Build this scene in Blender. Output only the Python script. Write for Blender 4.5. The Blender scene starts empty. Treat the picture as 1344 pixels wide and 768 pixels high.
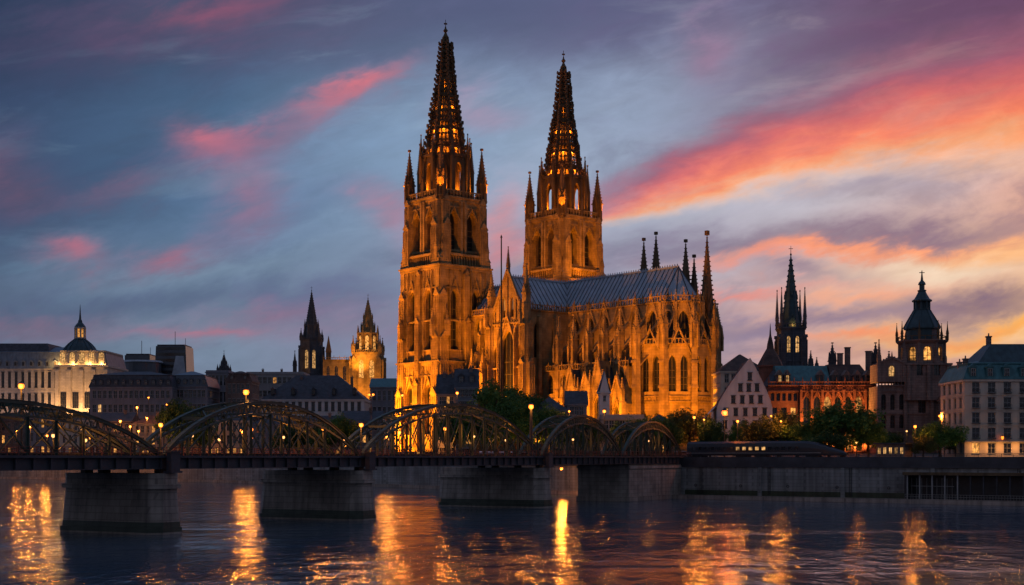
import bpy, math, random
from mathutils import Vector, Matrix
random.seed(7)
R = math.radians
scene = bpy.context.scene
col = scene.collection

# ------------------------------------------------------------------ camera
F_PX, CX, HY, EYE = 1800.0, 672.0, 600.0, 10.0
cam_d = bpy.data.cameras.new('camera')
cam_d.sensor_width = 36.0
cam_d.lens = 36.0 * F_PX / 1344.0
cam_d.shift_y = (HY - 384.0) / 1344.0
cam_d.clip_start = 0.5
cam_d.clip_end = 20000.0
cam = bpy.data.objects.new('camera', cam_d)
cam.location = (0, 0, EYE)
cam.rotation_euler = (R(90), 0, 0)
col.objects.link(cam)
scene.camera = cam

scene.view_settings.view_transform = 'Standard'
scene.view_settings.look = 'None'
scene.view_settings.exposure = 0.0
scene.view_settings.gamma = 1.0
scene.view_settings.use_curve_mapping = False
scene.cycles.use_denoising = True
scene.cycles.max_bounces = 5
scene.cycles.diffuse_bounces = 2
scene.cycles.glossy_bounces = 3
scene.cycles.transmission_bounces = 2
scene.cycles.sample_clamp_indirect = 4.0
scene.cycles.caustics_reflective = False
scene.cycles.caustics_refractive = False
scene.cycles.use_adaptive_sampling = True
scene.cycles.adaptive_threshold = 0.02


def lin(c):
    out = []
    for v in c[:3]:
        v = v / 255.0
        out.append(v / 12.92 if v <= 0.04045 else ((v + 0.055) / 1.055) ** 2.4)
    return (out[0], out[1], out[2], 1.0)


# ------------------------------------------------------------------ node expression helper
class Ex:
    """a scalar socket with arithmetic"""
    def __init__(self, nt, s):
        self.nt, self.s = nt, s
    def _m(self, op, o=None, c=None, clamp=False):
        n = self.nt.nodes.new('ShaderNodeMath')
        n.operation = op
        n.use_clamp = clamp
        self.nt.links.new(self.s, n.inputs[0])
        for k, q in ((1, o), (2, c)):
            if q is None:
                continue
            if isinstance(q, Ex):
                self.nt.links.new(q.s, n.inputs[k])
            else:
                n.inputs[k].default_value = q
        return Ex(self.nt, n.outputs[0])
    def __add__(self, o): return self._m('ADD', o)
    def __sub__(self, o): return self._m('SUBTRACT', o)
    def __mul__(self, o): return self._m('MULTIPLY', o)
    def __truediv__(self, o): return self._m('DIVIDE', o)
    def pw(self, o): return self._m('POWER', o)
    def mx(self, o): return self._m('MAXIMUM', o)
    def mn(self, o): return self._m('MINIMUM', o)
    def sat(self): return self._m('ADD', 0.0, None, True)
    def exp(self): return Ex(self.nt, self.s)._m('MULTIPLY', 1.0)._rev('POWER', math.e)
    def _rev(self, op, base):
        n = self.nt.nodes.new('ShaderNodeMath')
        n.operation = op
        n.inputs[0].default_value = base
        self.nt.links.new(self.s, n.inputs[1])
        return Ex(self.nt, n.outputs[0])
    def rsub(self, a): return self._rev('SUBTRACT', a)
    def smooth(self, a, b):
        n = self.nt.nodes.new('ShaderNodeMapRange')
        n.interpolation_type = 'SMOOTHSTEP'
        n.inputs['From Min'].default_value = a
        n.inputs['From Max'].default_value = b
        self.nt.links.new(self.s, n.inputs['Value'])
        return Ex(self.nt, n.outputs['Result'])


def ramp(nt, fac, stops, interp='LINEAR'):
    n = nt.nodes.new('ShaderNodeValToRGB')
    n.color_ramp.interpolation = interp
    el = n.color_ramp.elements
    while len(el) < len(stops):
        el.new(0.5)
    for e, (p, c) in zip(el, stops):
        e.position = p
        e.color = c
    nt.links.new(fac.s, n.inputs['Fac'])
    return n


def mixc(nt, fac, a, b):
    n = nt.nodes.new('ShaderNodeMix')
    n.data_type = 'RGBA'
    n.clamp_factor = True
    if isinstance(fac, Ex):
        nt.links.new(fac.s, n.inputs['Factor'])
    else:
        n.inputs['Factor'].default_value = fac
    for key, q in (('A', a), ('B', b)):
        sock = [i for i in n.inputs if i.name == key and i.type == 'RGBA'][0]
        if isinstance(q, tuple):
            sock.default_value = q
        else:
            nt.links.new(q, sock)
    return [o for o in n.outputs if o.type == 'RGBA'][0]


# ------------------------------------------------------------------ world: dusk sky with lit cloud banks
SUN_AZ, SUN_EL = R(30), R(1.5)       # the sun has just gone down behind the right-hand edge


def make_world():
    w = bpy.data.worlds.new('World')
    scene.world = w
    w.use_nodes = True
    nt = w.node_tree
    nt.nodes.clear()
    out = nt.nodes.new('ShaderNodeOutputWorld')
    bg = nt.nodes.new('ShaderNodeBackground')
    nt.links.new(bg.outputs[0], out.inputs[0])
    tc = nt.nodes.new('ShaderNodeTexCoord')
    sep = nt.nodes.new('ShaderNodeSeparateXYZ')
    nt.links.new(tc.outputs['Generated'], sep.inputs[0])
    dx, dy, dz = (Ex(nt, sep.outputs[i]) for i in range(3))
    front = dy.smooth(0.05, 0.45)
    yy = dy.mx(0.12)
    az = (dx / yy).mx(-1.2).mn(1.2)          # tangent of the azimuth
    el = (dz / yy).mx(-0.2).mn(1.5)          # tangent of the elevation
    sx = az * 1800.0 + 672.0
    sy = el * -1800.0 + 600.0

    def noise(scale_x, scale_y, rot=0.0, detail=4.0, seed=0.0, rough=0.55, dist=0.0):
        c, s = math.cos(R(rot)), math.sin(R(rot))
        a = (sx * c - sy * s) * (1.0 / scale_x)
        b = (sx * s + sy * c) * (1.0 / scale_y)
        cb = nt.nodes.new('ShaderNodeCombineXYZ')
        nt.links.new(a.s, cb.inputs[0]); nt.links.new(b.s, cb.inputs[1])
        cb.inputs[2].default_value = seed
        n = nt.nodes.new('ShaderNodeTexNoise')
        n.inputs['Scale'].default_value = 1.0
        n.inputs['Detail'].default_value = detail
        n.inputs['Roughness'].default_value = rough
        n.inputs['Distortion'].default_value = dist
        nt.links.new(cb.outputs[0], n.inputs['Vector'])
        return Ex(nt, n.outputs['Fac'])

    u = (az * (1.0 / 0.82) + 0.5).sat()
    def U(px): return ((px - 672) / 1800.0) / 0.82 + 0.5
    def row(stops): return ramp(nt, u, [(U(p), lin(c)) for p, c in stops]).outputs[0]
    top = row([(0, (46, 63, 90)), (300, (60, 86, 116)), (600, (88, 98, 130)), (850, (104, 108, 142)), (1100, (100, 80, 110)), (1344, (104, 70, 98))])
    mid = row([(0, (64, 86, 118)), (300, (90, 122, 156)), (600, (146, 168, 194)), (850, (166, 180, 200)), (1050, (194, 192, 202)), (1344, (226, 172, 152))])
    low = row([(0, (94, 112, 136)), (300, (122, 142, 164)), (600, (140, 144, 168)), (850, (164, 154, 170)), (1050, (212, 170, 160)), (1344, (250, 200, 146))])
    hor = row([(0, (90, 92, 116)), (300, (104, 104, 128)), (600, (126, 114, 140)), (950, (150, 118, 132)), (1150, (190, 132, 122)), (1344, (246, 158, 84))])
    c = mixc(nt, sy.smooth(600, 430), hor, low)
    c = mixc(nt, sy.smooth(440, 230), c, mid)
    c = mixc(nt, sy.smooth(250, -20), c, top)

    wA = noise(260, 120, 18, 5, 3.1) - 0.5
    wB = noise(200, 90, 18, 5, 9.7) - 0.5
    tex = noise(190, 46, 16, 6, 1.3, 0.6, 0.4)          # long wind-drawn streaks
    fine = noise(60, 24, 14, 6, 7.7, 0.62, 0.5)
    tex2 = noise(150, 60, 8, 5, 5.9, 0.55, 0.3)
    wx = sx + wA * 170.0 + (fine - 0.5) * 34.0
    wy = sy + wB * 115.0 + (fine - 0.5) * 26.0

    def stroke(c, cx, cy, ln, wd, ang, colr, op, tx=0.55, warp=1.0, pw=1.0):
        ca, sa = math.cos(R(ang)), math.sin(R(ang))
        X, Y = (wx - cx, wy - cy) if warp else (sx - cx, sy - cy)
        a = (X * ca - Y * sa) * (1.0 / ln)
        b = (X * sa + Y * ca) * (1.0 / wd)
        g = (a * a + b * b) * -1.0
        g = g.exp()
        t = (tex * 0.65 + fine * 0.35).smooth(0.32, 0.64) * tx + (1.0 - tx)
        return mixc(nt, g * t * op, c, lin(colr))

    # broken grey layers over everything
    lay = noise(270, 92, 12, 6, 21.3, 0.6, 0.5)
    lay2 = noise(250, 52, 10, 6, 33.8, 0.6, 0.5)
    hi_ = sy.smooth(-40, 160) * 0.5 + 0.5
    c = mixc(nt, lay.smooth(0.50, 0.68) * 0.5, c, ramp(nt, u, [(U(0), lin((64, 84, 110))), (U(500), lin((88, 108, 136))), (U(900), lin((122, 116, 140))), (U(1344), lin((132, 108, 126)))]).outputs[0])
    c = mixc(nt, lay2.smooth(0.52, 0.70) * hi_ * 0.5, c, ramp(nt, u, [(U(0), lin((94, 122, 148))), (U(500), lin((138, 164, 188))), (U(900), lin((176, 180, 196))), (U(1344), lin((236, 190, 170)))]).outputs[0])
    # broad darker banks
    c = stroke(c, 90, 60, 260, 90, 8, (48, 62, 92), 0.8)
    c = stroke(c, 60, 250, 240, 60, 10, (56, 74, 104), 0.8)
    c = stroke(c, 640, 30, 240, 44, 8, (80, 88, 120), 0.75)
    c = stroke(c, 830, 25, 150, 40, 12, (92, 84, 118), 0.8)
    c = stroke(c, 1030, 85, 220, 44, 22, (108, 86, 116), 0.85)
    c = stroke(c, 1200, 30, 260, 40, 12, (104, 74, 104), 0.85)
    c = stroke(c, 350, 290, 200, 40, 14, (78, 98, 132), 0.6)
    c = stroke(c, 140, 390, 220, 30, 4, (78, 90, 120), 0.8)
    c = stroke(c, 430, 385, 150, 40, 4, (88, 98, 132), 0.8)
    c = stroke(c, 620, 450, 260, 40, 2, (112, 110, 140), 0.6)
    # pale clearings
    c = stroke(c, 560, 190, 240, 60, 20, (122, 148, 180), 0.55)
    c = stroke(c, 290, 352, 180, 18, 4, (120, 142, 164), 0.75)
    c = stroke(c, 420, 300, 110, 18, 8, (120, 142, 168), 0.5)
    c = stroke(c, 1030, 262, 240, 30, 9, (186, 180, 192), 0.8)
    c = stroke(c, 840, 130, 170, 60, 25, (148, 164, 190), 0.7)
    # pink wisps, left
    c = stroke(c, 482, 116, 46, 16, 16, (226, 118, 128), 0.95, 0.45)
    c = stroke(c, 440, 140, 40, 20, 40, (208, 114, 128), 0.85, 0.5)
    c = stroke(c, 380, 182, 90, 26, 22, (150, 108, 134), 0.7, 0.5)
    c = stroke(c, 276, 188, 40, 18, -14, (204, 112, 128), 0.9, 0.45)
    c = stroke(c, 320, 200, 60, 18, 6, (172, 108, 130), 0.7, 0.5)
    c = stroke(c, 330, 262, 64, 34, 40, (152, 106, 130), 0.65)
    c = stroke(c, 130, 255, 90, 16, 14, (122, 94, 120), 0.65)
    c = stroke(c, 250, 34, 220, 54, 6, (104, 80, 108), 0.7)
    c = stroke(c, 290, 4, 60, 20, 6, (158, 88, 112), 0.75)
    c = stroke(c, 10, 232, 50, 44, 0, (112, 84, 108), 0.75)
    c = stroke(c, 92, 336, 34, 15, -12, (182, 108, 126), 0.85, 0.4)
    c = stroke(c, 212, 330, 44, 16, 8, (164, 106, 126), 0.8, 0.5)
    c = stroke(c, 230, 436, 140, 14, 2, (150, 108, 132), 0.7, 0.5)
    c = stroke(c, 270, 434, 60, 7, 3, (188, 114, 130), 0.65, 0.4)
    c = stroke(c, 40, 425, 90, 18, 2, (128, 98, 120), 0.7)
    c = stroke(c, 360, 405, 110, 16, 5, (142, 110, 134), 0.7)
    c = stroke(c, 500, 285, 44, 30, -40, (176, 120, 140), 0.75, 0.45)
    c = stroke(c, 645, 140, 44, 20, -15, (172, 140, 164), 0.65)
    c = stroke(c, 660, 300, 40, 40, 30, (220, 130, 128), 0.8, 0.4)
    c = stroke(c, 490, 425, 120, 22, 4, (142, 116, 140), 0.6)
    c = stroke(c, 940, 60, 50, 30, 60, (156, 116, 144), 0.7, 0.4)
    # right: violet shelves and glowing edges
    c = stroke(c, 900, 330, 280, 26, 4, (128, 118, 142), 0.8)
    c = stroke(c, 1200, 305, 230, 22, 6, (134, 108, 128), 0.95, 0.35)
    c = stroke(c, 1120, 250, 70, 12, 4, (150, 130, 146), 0.6)
    c = stroke(c, 1040, 345, 130, 10, 6, (250, 146, 116), 0.9, 0.45)
    c = stroke(c, 1170, 326, 190, 9, 5, (255, 150, 104), 0.95, 0.4)
    c = stroke(c, 1310, 325, 110, 16, 6, (255, 186, 124), 0.95, 0.35)
    c = stroke(c, 1225, 352, 110, 20, 2, (240, 212, 184), 0.95, 0.3)
    c = stroke(c, 1000, 385, 120, 8, 6, (236, 138, 122), 0.8)
    c = stroke(c, 1130, 390, 110, 12, 8, (252, 176, 138), 0.95, 0.4)
    c = stroke(c, 1065, 362, 60, 10, 2, (132, 112, 134), 0.8)
    c = stroke(c, 1290, 398, 130, 26, 4, (120, 98, 120), 0.98, 0.25)
    c = stroke(c, 1080, 425, 180, 16, 3, (134, 116, 140), 0.9)
    c = stroke(c, 950, 440, 140, 18, 3, (138, 124, 148), 0.8)
    c = stroke(c, 1300, 437, 130, 15, 9, (255, 176, 72), 1.0, 0.3)
    c = stroke(c, 1180, 450, 120, 8, 6, (244, 146, 104), 0.9, 0.4)
    c = stroke(c, 1240, 475, 160, 12, 2, (164, 118, 124), 0.8)
    # the great diagonal flame of cloud
    edge = ((sx - 790.0) * -0.33 + ((sx - 790.0) * (sx - 790.0)) * 0.00022) + 290.0
    wyy = sy + wB * 60.0 + (tex2 - 0.5) * 56.0 + (fine - 0.5) * 20.0
    d = edge - wyy
    wid = ((sx - 500.0) * 0.27).mx(18.0)
    t = (d / wid + 0.16 + (tex - 0.5) * 0.22)
    band = ramp(nt, t.mn(1.0).mx(0.0), [(0.0, lin((255, 204, 168))), (0.13, lin((255, 168, 112))), (0.27, lin((250, 130, 94))),
                                       (0.44, lin((216, 102, 100))), (0.64, lin((160, 88, 110))), (1.0, lin((108, 80, 110)))]).outputs[0]
    al = t.smooth(-0.12, 0.20) * t.smooth(1.1, 0.55) * sx.smooth(610, 860)
    al = al * (tex.smooth(0.2, 0.55) * 0.3 + 0.7)
    c = mixc(nt, al * 0.92, c, band)
    vm = nt.nodes.new('ShaderNodeVectorMath'); vm.operation = 'SCALE'
    nt.links.new(c, vm.inputs[0]); nt.links.new((fine * 0.34 + tex * 0.26 + 0.72).s, vm.inputs['Scale'])
    c = vm.outputs[0]
    c = mixc(nt, sy.smooth(-60, -620) * 0.85, c, lin((92, 114, 156)))      # overhead
    # behind the camera the sky is deep blue dusk: a low Nishita sky
    sky = nt.nodes.new('ShaderNodeTexSky')
    sky.sky_type = 'NISHITA'
    sky.sun_disc = False
    sky.sun_elevation = SUN_EL
    sky.sun_rotation = SUN_AZ
    sk = mixc(nt, 1.0, sky.outputs[0], sky.outputs[0])
    nsc = nt.nodes.new('ShaderNodeVectorMath'); nsc.operation = 'SCALE'
    nt.links.new(sky.outputs[0], nsc.inputs[0]); nsc.inputs['Scale'].default_value = 0.09
    rear = mixc(nt, 0.6, nsc.outputs[0], lin((116, 126, 158)))
    c = mixc(nt, front, rear, c)
    c = mixc(nt, dz.smooth(0.0, -0.03), c, lin((30, 34, 46)))
    nt.links.new(c, bg.inputs['Color'])
    bg.inputs['Strength'].default_value = 1.0


make_world()

sun_d = bpy.data.lights.new('sun', 'SUN')
sun_d.energy = 0.06                      # the last afterglow: the photograph is taken after sunset
sun_d.angle = R(12)
sun_d.color = (1.0, 0.62, 0.42)
sun = bpy.data.objects.new('sun', sun_d)
sd = Vector((math.sin(SUN_AZ) * math.cos(SUN_EL), math.cos(SUN_AZ) * math.cos(SUN_EL), math.sin(SUN_EL) + 0.05))
sun.rotation_euler = sd.to_track_quat('Z', 'Y').to_euler()
col.objects.link(sun)


# ------------------------------------------------------------------ helpers
def X(px, Y): return (px - CX) * Y / F_PX
def Z(py, Y): return EYE + (HY - py) * Y / F_PX


def mat(name, base, rough=0.7, var=0.25, vscale=0.4, bump=0.15, bscale=3.0, metallic=0.0, courses=None, streak=0.0, spec=0.4, bond=0.8):
    m = bpy.data.materials.new(name)
    m.use_nodes = True
    nt = m.node_tree
    b = nt.nodes['Principled BSDF']
    b.inputs['Roughness'].default_value = rough
    b.inputs['Metallic'].default_value = metallic
    b.inputs['Specular IOR Level'].default_value = spec
    tc = nt.nodes.new('ShaderNodeTexCoord')
    v = tc.outputs['Object']
    n1 = nt.nodes.new('ShaderNodeTexNoise')
    n1.inputs['Scale'].default_value = vscale
    n1.inputs['Detail'].default_value = 6
    nt.links.new(v, n1.inputs['Vector'])
    f = Ex(nt, n1.outputs['Fac'])
    if streak:
        mp = nt.nodes.new('ShaderNodeMapping')
        mp.inputs['Scale'].default_value = (1.1, 1.1, 0.06)
        nt.links.new(v, mp.inputs['Vector'])
        n2 = nt.nodes.new('ShaderNodeTexNoise')
        n2.inputs['Scale'].default_value = 1.0
        n2.inputs['Detail'].default_value = 5
        nt.links.new(mp.outputs[0], n2.inputs['Vector'])
        f = f * (1 - streak) + Ex(nt, n2.outputs['Fac']) * streak
    f = f.smooth(0.3, 0.7)
    base = tuple(base[:3])
    lo = tuple(q * (1 - var) for q in base) + (1,)
    hi = tuple(min(1, q * (1 + var * 0.6)) for q in base) + (1,)
    c = mixc(nt, f, lo, hi)
    nb = nt.nodes.new('ShaderNodeTexNoise')
    nb.inputs['Scale'].default_value = bscale
    nb.inputs['Detail'].default_value = 5
    nt.links.new(v, nb.inputs['Vector'])
    h = Ex(nt, nb.outputs['Fac'])
    if courses:
        sp = nt.nodes.new('ShaderNodeSeparateXYZ')
        nt.links.new(v, sp.inputs[0])
        cb = nt.nodes.new('ShaderNodeCombineXYZ')
        nt.links.new((Ex(nt, sp.outputs[0]) + Ex(nt, sp.outputs[1])).s, cb.inputs[0])
        nt.links.new(sp.outputs[2], cb.inputs[1])
        br = nt.nodes.new('ShaderNodeTexBrick')
        br.inputs['Scale'].default_value = 1.0
        br.inputs['Brick Width'].default_value = courses * 2.2
        br.inputs['Row Height'].default_value = courses
        br.inputs['Mortar Size'].default_value = courses * 0.06
        br.inputs['Color1'].default_value = (1, 1, 1, 1)
        br.inputs['Color2'].default_value = (0.72, 0.72, 0.74, 1)
        br.inputs['Mortar'].default_value = (0.4, 0.4, 0.4, 1)
        nt.links.new(cb.outputs[0], br.inputs['Vector'])
        mm = nt.nodes.new('ShaderNodeMix')
        mm.data_type = 'RGBA'; mm.blend_type = 'MULTIPLY'
        mm.inputs['Factor'].default_value = bond
        ss = [i for i in mm.inputs if i.type == 'RGBA']
        nt.links.new(c, ss[0]); nt.links.new(br.outputs['Color'], ss[1])
        c = [o for o in mm.outputs if o.type == 'RGBA'][0]
        h = h * 0.5 + Ex(nt, br.outputs['Fac']) * -0.6
    nt.links.new(c, b.inputs['Base Color'])
    if bump:
        bp = nt.nodes.new('ShaderNodeBump')
        bp.inputs['Strength'].default_value = bump
        bp.inputs['Distance'].default_value = 0.3
        nt.links.new(h.s, bp.inputs['Height'])
        nt.links.new(bp.outputs[0], b.inputs['Normal'])
    return m


def glow(name, c, strength):
    m = bpy.data.materials.new(name)
    m.use_nodes = True
    b = m.node_tree.nodes['Principled BSDF']
    b.inputs['Base Color'].default_value = (0.05, 0.04, 0.03, 1)
    b.inputs['Emission Color'].default_value = (c[0], c[1], c[2], 1)
    b.inputs['Emission Strength'].default_value = strength
    return m


def lit_glass(name, c, strength):
    """lit room behind a pane: uneven, with curtains and shadowed corners"""
    m = glow(name, c, strength)
    nt = m.node_tree
    tc = nt.nodes.new('ShaderNodeTexCoord')
    n = nt.nodes.new('ShaderNodeTexNoise')
    n.inputs['Scale'].default_value = 1.3
    n.inputs['Detail'].default_value = 3
    oi = nt.nodes.new('ShaderNodeObjectInfo')
    va = nt.nodes.new('ShaderNodeVectorMath'); va.operation = 'ADD'
    nt.links.new(tc.outputs['Object'], va.inputs[0])
    nt.links.new(oi.outputs['Location'], va.inputs[1])
    nt.links.new(va.outputs[0], n.inputs['Vector'])
    e = (Ex(nt, n.outputs['Fac']).smooth(0.3, 0.65) * 0.9 + 0.1) * (Ex(nt, oi.outputs['Random']) * 0.8 + 0.4) * strength
    nt.links.new(e.s, nt.nodes['Principled BSDF'].inputs['Emission Strength'])
    return m


M = {}
M['stone'] = mat('cathedral_stone', (0.30, 0.195, 0.085), 0.85, 0.45, 0.3, 0.5, 1.6, courses=0.9, streak=0.25, bond=0.45)
M['stone_dark'] = mat('sooty_stone', (0.13, 0.08, 0.04), 0.85, 0.5, 0.3, 0.5, 1.6, streak=0.5)
M['pier_stone'] = mat('pier_granite', (0.36, 0.29, 0.24), 0.85, 0.5, 0.25, 0.4, 2.0, courses=0.9, streak=0.5, bond=0.6)
M['quay_stone'] = mat('quay_masonry', (0.26, 0.255, 0.245), 0.9, 0.5, 0.15, 0.4, 1.5, courses=0.8, streak=0.5, bond=0.6)
M['lead'] = mat('lead_roof', (0.36, 0.41, 0.47), 0.55, 0.22, 0.3, 0.15, 0.8, metallic=0.1, streak=0.5)
M['zinc'] = mat('zinc_roof', (0.15, 0.18, 0.22), 0.5, 0.35, 0.4, 0.2, 1.0, metallic=0.1, streak=0.5)
M['slate'] = mat('slate_roof', (0.055, 0.06, 0.075), 0.6, 0.35, 0.6, 0.3, 3.0, courses=0.5)
M['slate_brown'] = mat('brown_tile_roof', (0.10, 0.06, 0.05), 0.75, 0.35, 0.5, 0.3, 3.0, courses=0.5)
M['copper'] = mat('green_copper_roof', (0.055, 0.16, 0.17), 0.5, 0.35, 0.5, 0.2, 1.2, metallic=0.1, streak=0.6)
M['copper_dark'] = mat('dark_copper_roof', (0.03, 0.065, 0.08), 0.5, 0.4, 0.5, 0.2, 1.2, streak=0.6)
M['tracery'] = mat('window_tracery', (0.10, 0.075, 0.045), 0.85, 0.3, 0.6, 0.2)
M['church_glass'] = mat('leaded_church_glass', (0.010, 0.010, 0.013), 0.45, 0.3, 0.7, 0.1, 1.5, spec=0.3)
M['glass'] = mat('dark_window_glass', (0.012, 0.014, 0.02), 0.12, 0.3, 0.7, 0.05, 0.8, spec=0.6)
M['steel'] = mat('bridge_steel', (0.048, 0.076, 0.06), 0.5, 0.35, 0.4, 0.12, 4.0, metallic=0.15)
M['girder'] = mat('girder_steel', (0.05, 0.05, 0.06), 0.6, 0.3, 0.4, 0.12, 4.0)
M['iron'] = mat('black_iron', (0.025, 0.027, 0.03), 0.5, 0.2, 1.0, 0.05, 4.0)
M['cream'] = mat('cream_render', (0.52, 0.46, 0.39), 0.8, 0.22, 0.15, 0.12, 2.0, courses=0.8, streak=0.4)
M['beige'] = mat('beige_render', (0.56, 0.46, 0.37), 0.8, 0.2, 0.15, 0.1, 2.0, streak=0.5)
M['white'] = mat('white_render', (0.56, 0.56, 0.57), 0.8, 0.2, 0.15, 0.1, 2.0, streak=0.5)
M['grey'] = mat('grey_render', (0.20, 0.20, 0.23), 0.8, 0.25, 0.15, 0.1, 2.0, streak=0.5)
M['concrete'] = mat('pale_concrete', (0.28, 0.27, 0.28), 0.85, 0.2, 0.12, 0.1, 2.0, streak=0.6)
M['brick'] = mat('red_brick', (0.24, 0.085, 0.055), 0.85, 0.35, 0.25, 0.25, 2.0, courses=0.35, streak=0.3)
M['brownstone'] = mat('brown_sandstone', (0.23, 0.17, 0.15), 0.85, 0.4, 0.2, 0.35, 1.6, courses=0.7, streak=0.4)
M['greystone'] = mat('grey_church_stone', (0.10, 0.105, 0.125), 0.85, 0.4, 0.25, 0.35, 1.6, courses=0.8, streak=0.4)
M['frame'] = mat('window_frame_paint', (0.30, 0.29, 0.28), 0.6, 0.15, 1.0, 0.0)
M['frame_dark'] = mat('dark_window_frame', (0.06, 0.055, 0.05), 0.6, 0.15, 1.0, 0.0)
M['panel'] = mat('dark_cladding', (0.045, 0.055, 0.075), 0.3, 0.25, 0.2, 0.03, 1.0, spec=0.6)
M['ground'] = mat('city_ground', (0.07, 0.068, 0.065), 0.9, 0.3, 0.05, 0.2, 0.8)
M['grass'] = mat('embankment_grass', (0.04, 0.065, 0.03), 0.95, 0.4, 0.2, 0.5, 2.0)
M['bark'] = mat('bark', (0.08, 0.06, 0.045), 0.9, 0.3, 1.0, 0.4, 4.0)
M['lit'] = lit_glass('warm_lit_window', (1.0, 0.42, 0.09), 1.3)
M['lit_pale'] = lit_glass('pale_lit_window', (1.0, 0.52, 0.17), 1.0)
M['train'] = mat('train_paint', (0.02, 0.022, 0.032), 0.35, 0.2, 0.3, 0.02, 1.0, spec=0.5)
LAMP_C = (1.0, 0.20, 0.018)
LIGHT_C = (1.0, 0.30, 0.035)


def leaf_mat(name, base):
    m = bpy.data.materials.new(name)
    m.use_nodes = True
    nt = m.node_tree
    b = nt.nodes['Principled BSDF']
    b.inputs['Roughness'].default_value = 0.7
    b.inputs['Specular IOR Level'].default_value = 0.2
    g = nt.nodes.new('ShaderNodeNewGeometry')
    tc = nt.nodes.new('ShaderNodeTexCoord')
    n = nt.nodes.new('ShaderNodeTexNoise')
    n.inputs['Scale'].default_value = 0.7
    nt.links.new(tc.outputs['Object'], n.inputs['Vector'])
    f = (Ex(nt, n.outputs['Fac']).smooth(0.35, 0.65) * 0.6 + Ex(nt, g.outputs['Random Per Island']) * 0.4)
    c = mixc(nt, f, tuple(q * 0.55 for q in base) + (1,), tuple(q * 1.5 for q in base) + (1,))
    nt.links.new(c, b.inputs['Base Color'])
    tr = nt.nodes.new('ShaderNodeBsdfTranslucent')
    nt.links.new(c, tr.inputs['Color'])
    mx = nt.nodes.new('ShaderNodeMixShader')
    mx.inputs[0].default_value = 0.3
    nt.links.new(b.outputs[0], mx.inputs[1]); nt.links.new(tr.outputs[0], mx.inputs[2])
    nt.links.new(mx.outputs[0], nt.nodes['Material Output'].inputs['Surface'])
    return m


M['leaf'] = leaf_mat('summer_leaves', (0.08, 0.17, 0.04))
M['leaf_olive'] = leaf_mat('olive_leaves', (0.11, 0.12, 0.035))
M['leaf_dark'] = leaf_mat('dark_leaves', (0.055, 0.11, 0.033))


class MB:
    """collects faces for ONE mesh"""
    def __init__(self):
        self.v, self.f, self.m = [], [], []
    def poly(self, pts, m=0):
        i = len(self.v)
        self.v.extend([tuple(p) for p in pts])
        self.f.append(tuple(range(i, i + len(pts))))
        self.m.append(m)
    def idx(self, pts, faces, m=0):
        i = len(self.v)
        self.v.extend([tuple(p) for p in pts])
        for f in faces:
            self.f.append(tuple(i + k for k in f)); self.m.append(m)
    def hexa(self, p, m=0):
        self.idx(p, [(3, 2, 1, 0), (4, 5, 6, 7), (0, 1, 5, 4), (1, 2, 6, 5), (2, 3, 7, 6), (3, 0, 4, 7)], m)
    def box(self, x0, x1, y0, y1, z0, z1, m=0):
        self.hexa([(x0, y0, z0), (x1, y0, z0), (x1, y1, z0), (x0, y1, z0), (x0, y0, z1), (x1, y0, z1), (x1, y1, z1), (x0, y1, z1)], m)
    def taper(self, a, z0, b, z1, m=0):
        """a, b = (x0,x1,y0,y1) rectangles at z0 and z1"""
        self.hexa([(a[0], a[2], z0), (a[1], a[2], z0), (a[1], a[3], z0), (a[0], a[3], z0),
                   (b[0], b[2], z1), (b[1], b[2], z1), (b[1], b[3], z1), (b[0], b[3], z1)], m)
    def frustum(self, n, r0, r1, z0, z1, cx=0, cy=0, rot=0.0, m=0, cap=True):
        p = []
        for r, z in ((r0, z0), (r1, z1)):
            for k in range(n):
                a = rot + 2 * math.pi * k / n
                p.append((cx + r * math.cos(a), cy + r * math.sin(a), z))
        f = [(k, (k + 1) % n, n + (k + 1) % n, n + k) for k in range(n)]
        if cap:
            f += [tuple(range(n - 1, -1, -1)), tuple(range(n, 2 * n))]
        self.idx(p, f, m)
    def lathe(self, prof, n=12, cx=0, cy=0, rot=0.0, m=0):
        for (r0, z0), (r1, z1) in zip(prof, prof[1:]):
            self.frustum(n, max(r0, .002), max(r1, .002), z0, z1, cx, cy, rot, m, cap=False)
    def prism(self, pts, d, m=0):
        """planar polygon extruded by vector d"""
        n = len(pts)
        q = [tuple(Vector(p) + Vector(d)) for p in pts]
        self.idx(list(pts) + q, [tuple(range(n - 1, -1, -1)), tuple(range(n, 2 * n))] +
                 [(k, (k + 1) % n, n + (k + 1) % n, n + k) for k in range(n)], m)
    def bar(self, p, q, w, h=None, m=0):
        p, q = Vector(p), Vector(q)
        h = h or w
        d = (q - p).normalized()
        up = Vector((0, 0, 1)) if abs(d.z) < 0.95 else Vector((0, 1, 0))
        s = d.cross(up).normalized() * (w / 2)
        t = s.cross(d).normalized() * (h / 2)
        self.hexa([p - s - t, p + s - t, q + s - t, q - s - t, p - s + t, p + s + t, q + s + t, q - s + t], m)
    def build(self, name, mats, parent=None, loc=None, rot=None):
        me = bpy.data.meshes.new(name)
        me.from_pydata(self.v, [], self.f)
        for q in (mats if isinstance(mats, (list, tuple)) else [mats]):
            me.materials.append(q)
        if any(self.m):
            me.polygons.foreach_set('material_index', self.m)
        me.update()
        return link(name, me, parent, loc, rot)


def link(name, data, parent=None, loc=None, rot=None):
    o = bpy.data.objects.new(name, data)
    col.objects.link(o)
    if parent is not None:
        o.parent = parent
    if loc is not None:
        o.location = loc
    if rot is not None:
        o.rotation_euler = (0, 0, rot) if not isinstance(rot, (tuple, list)) else rot
    return o


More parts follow.
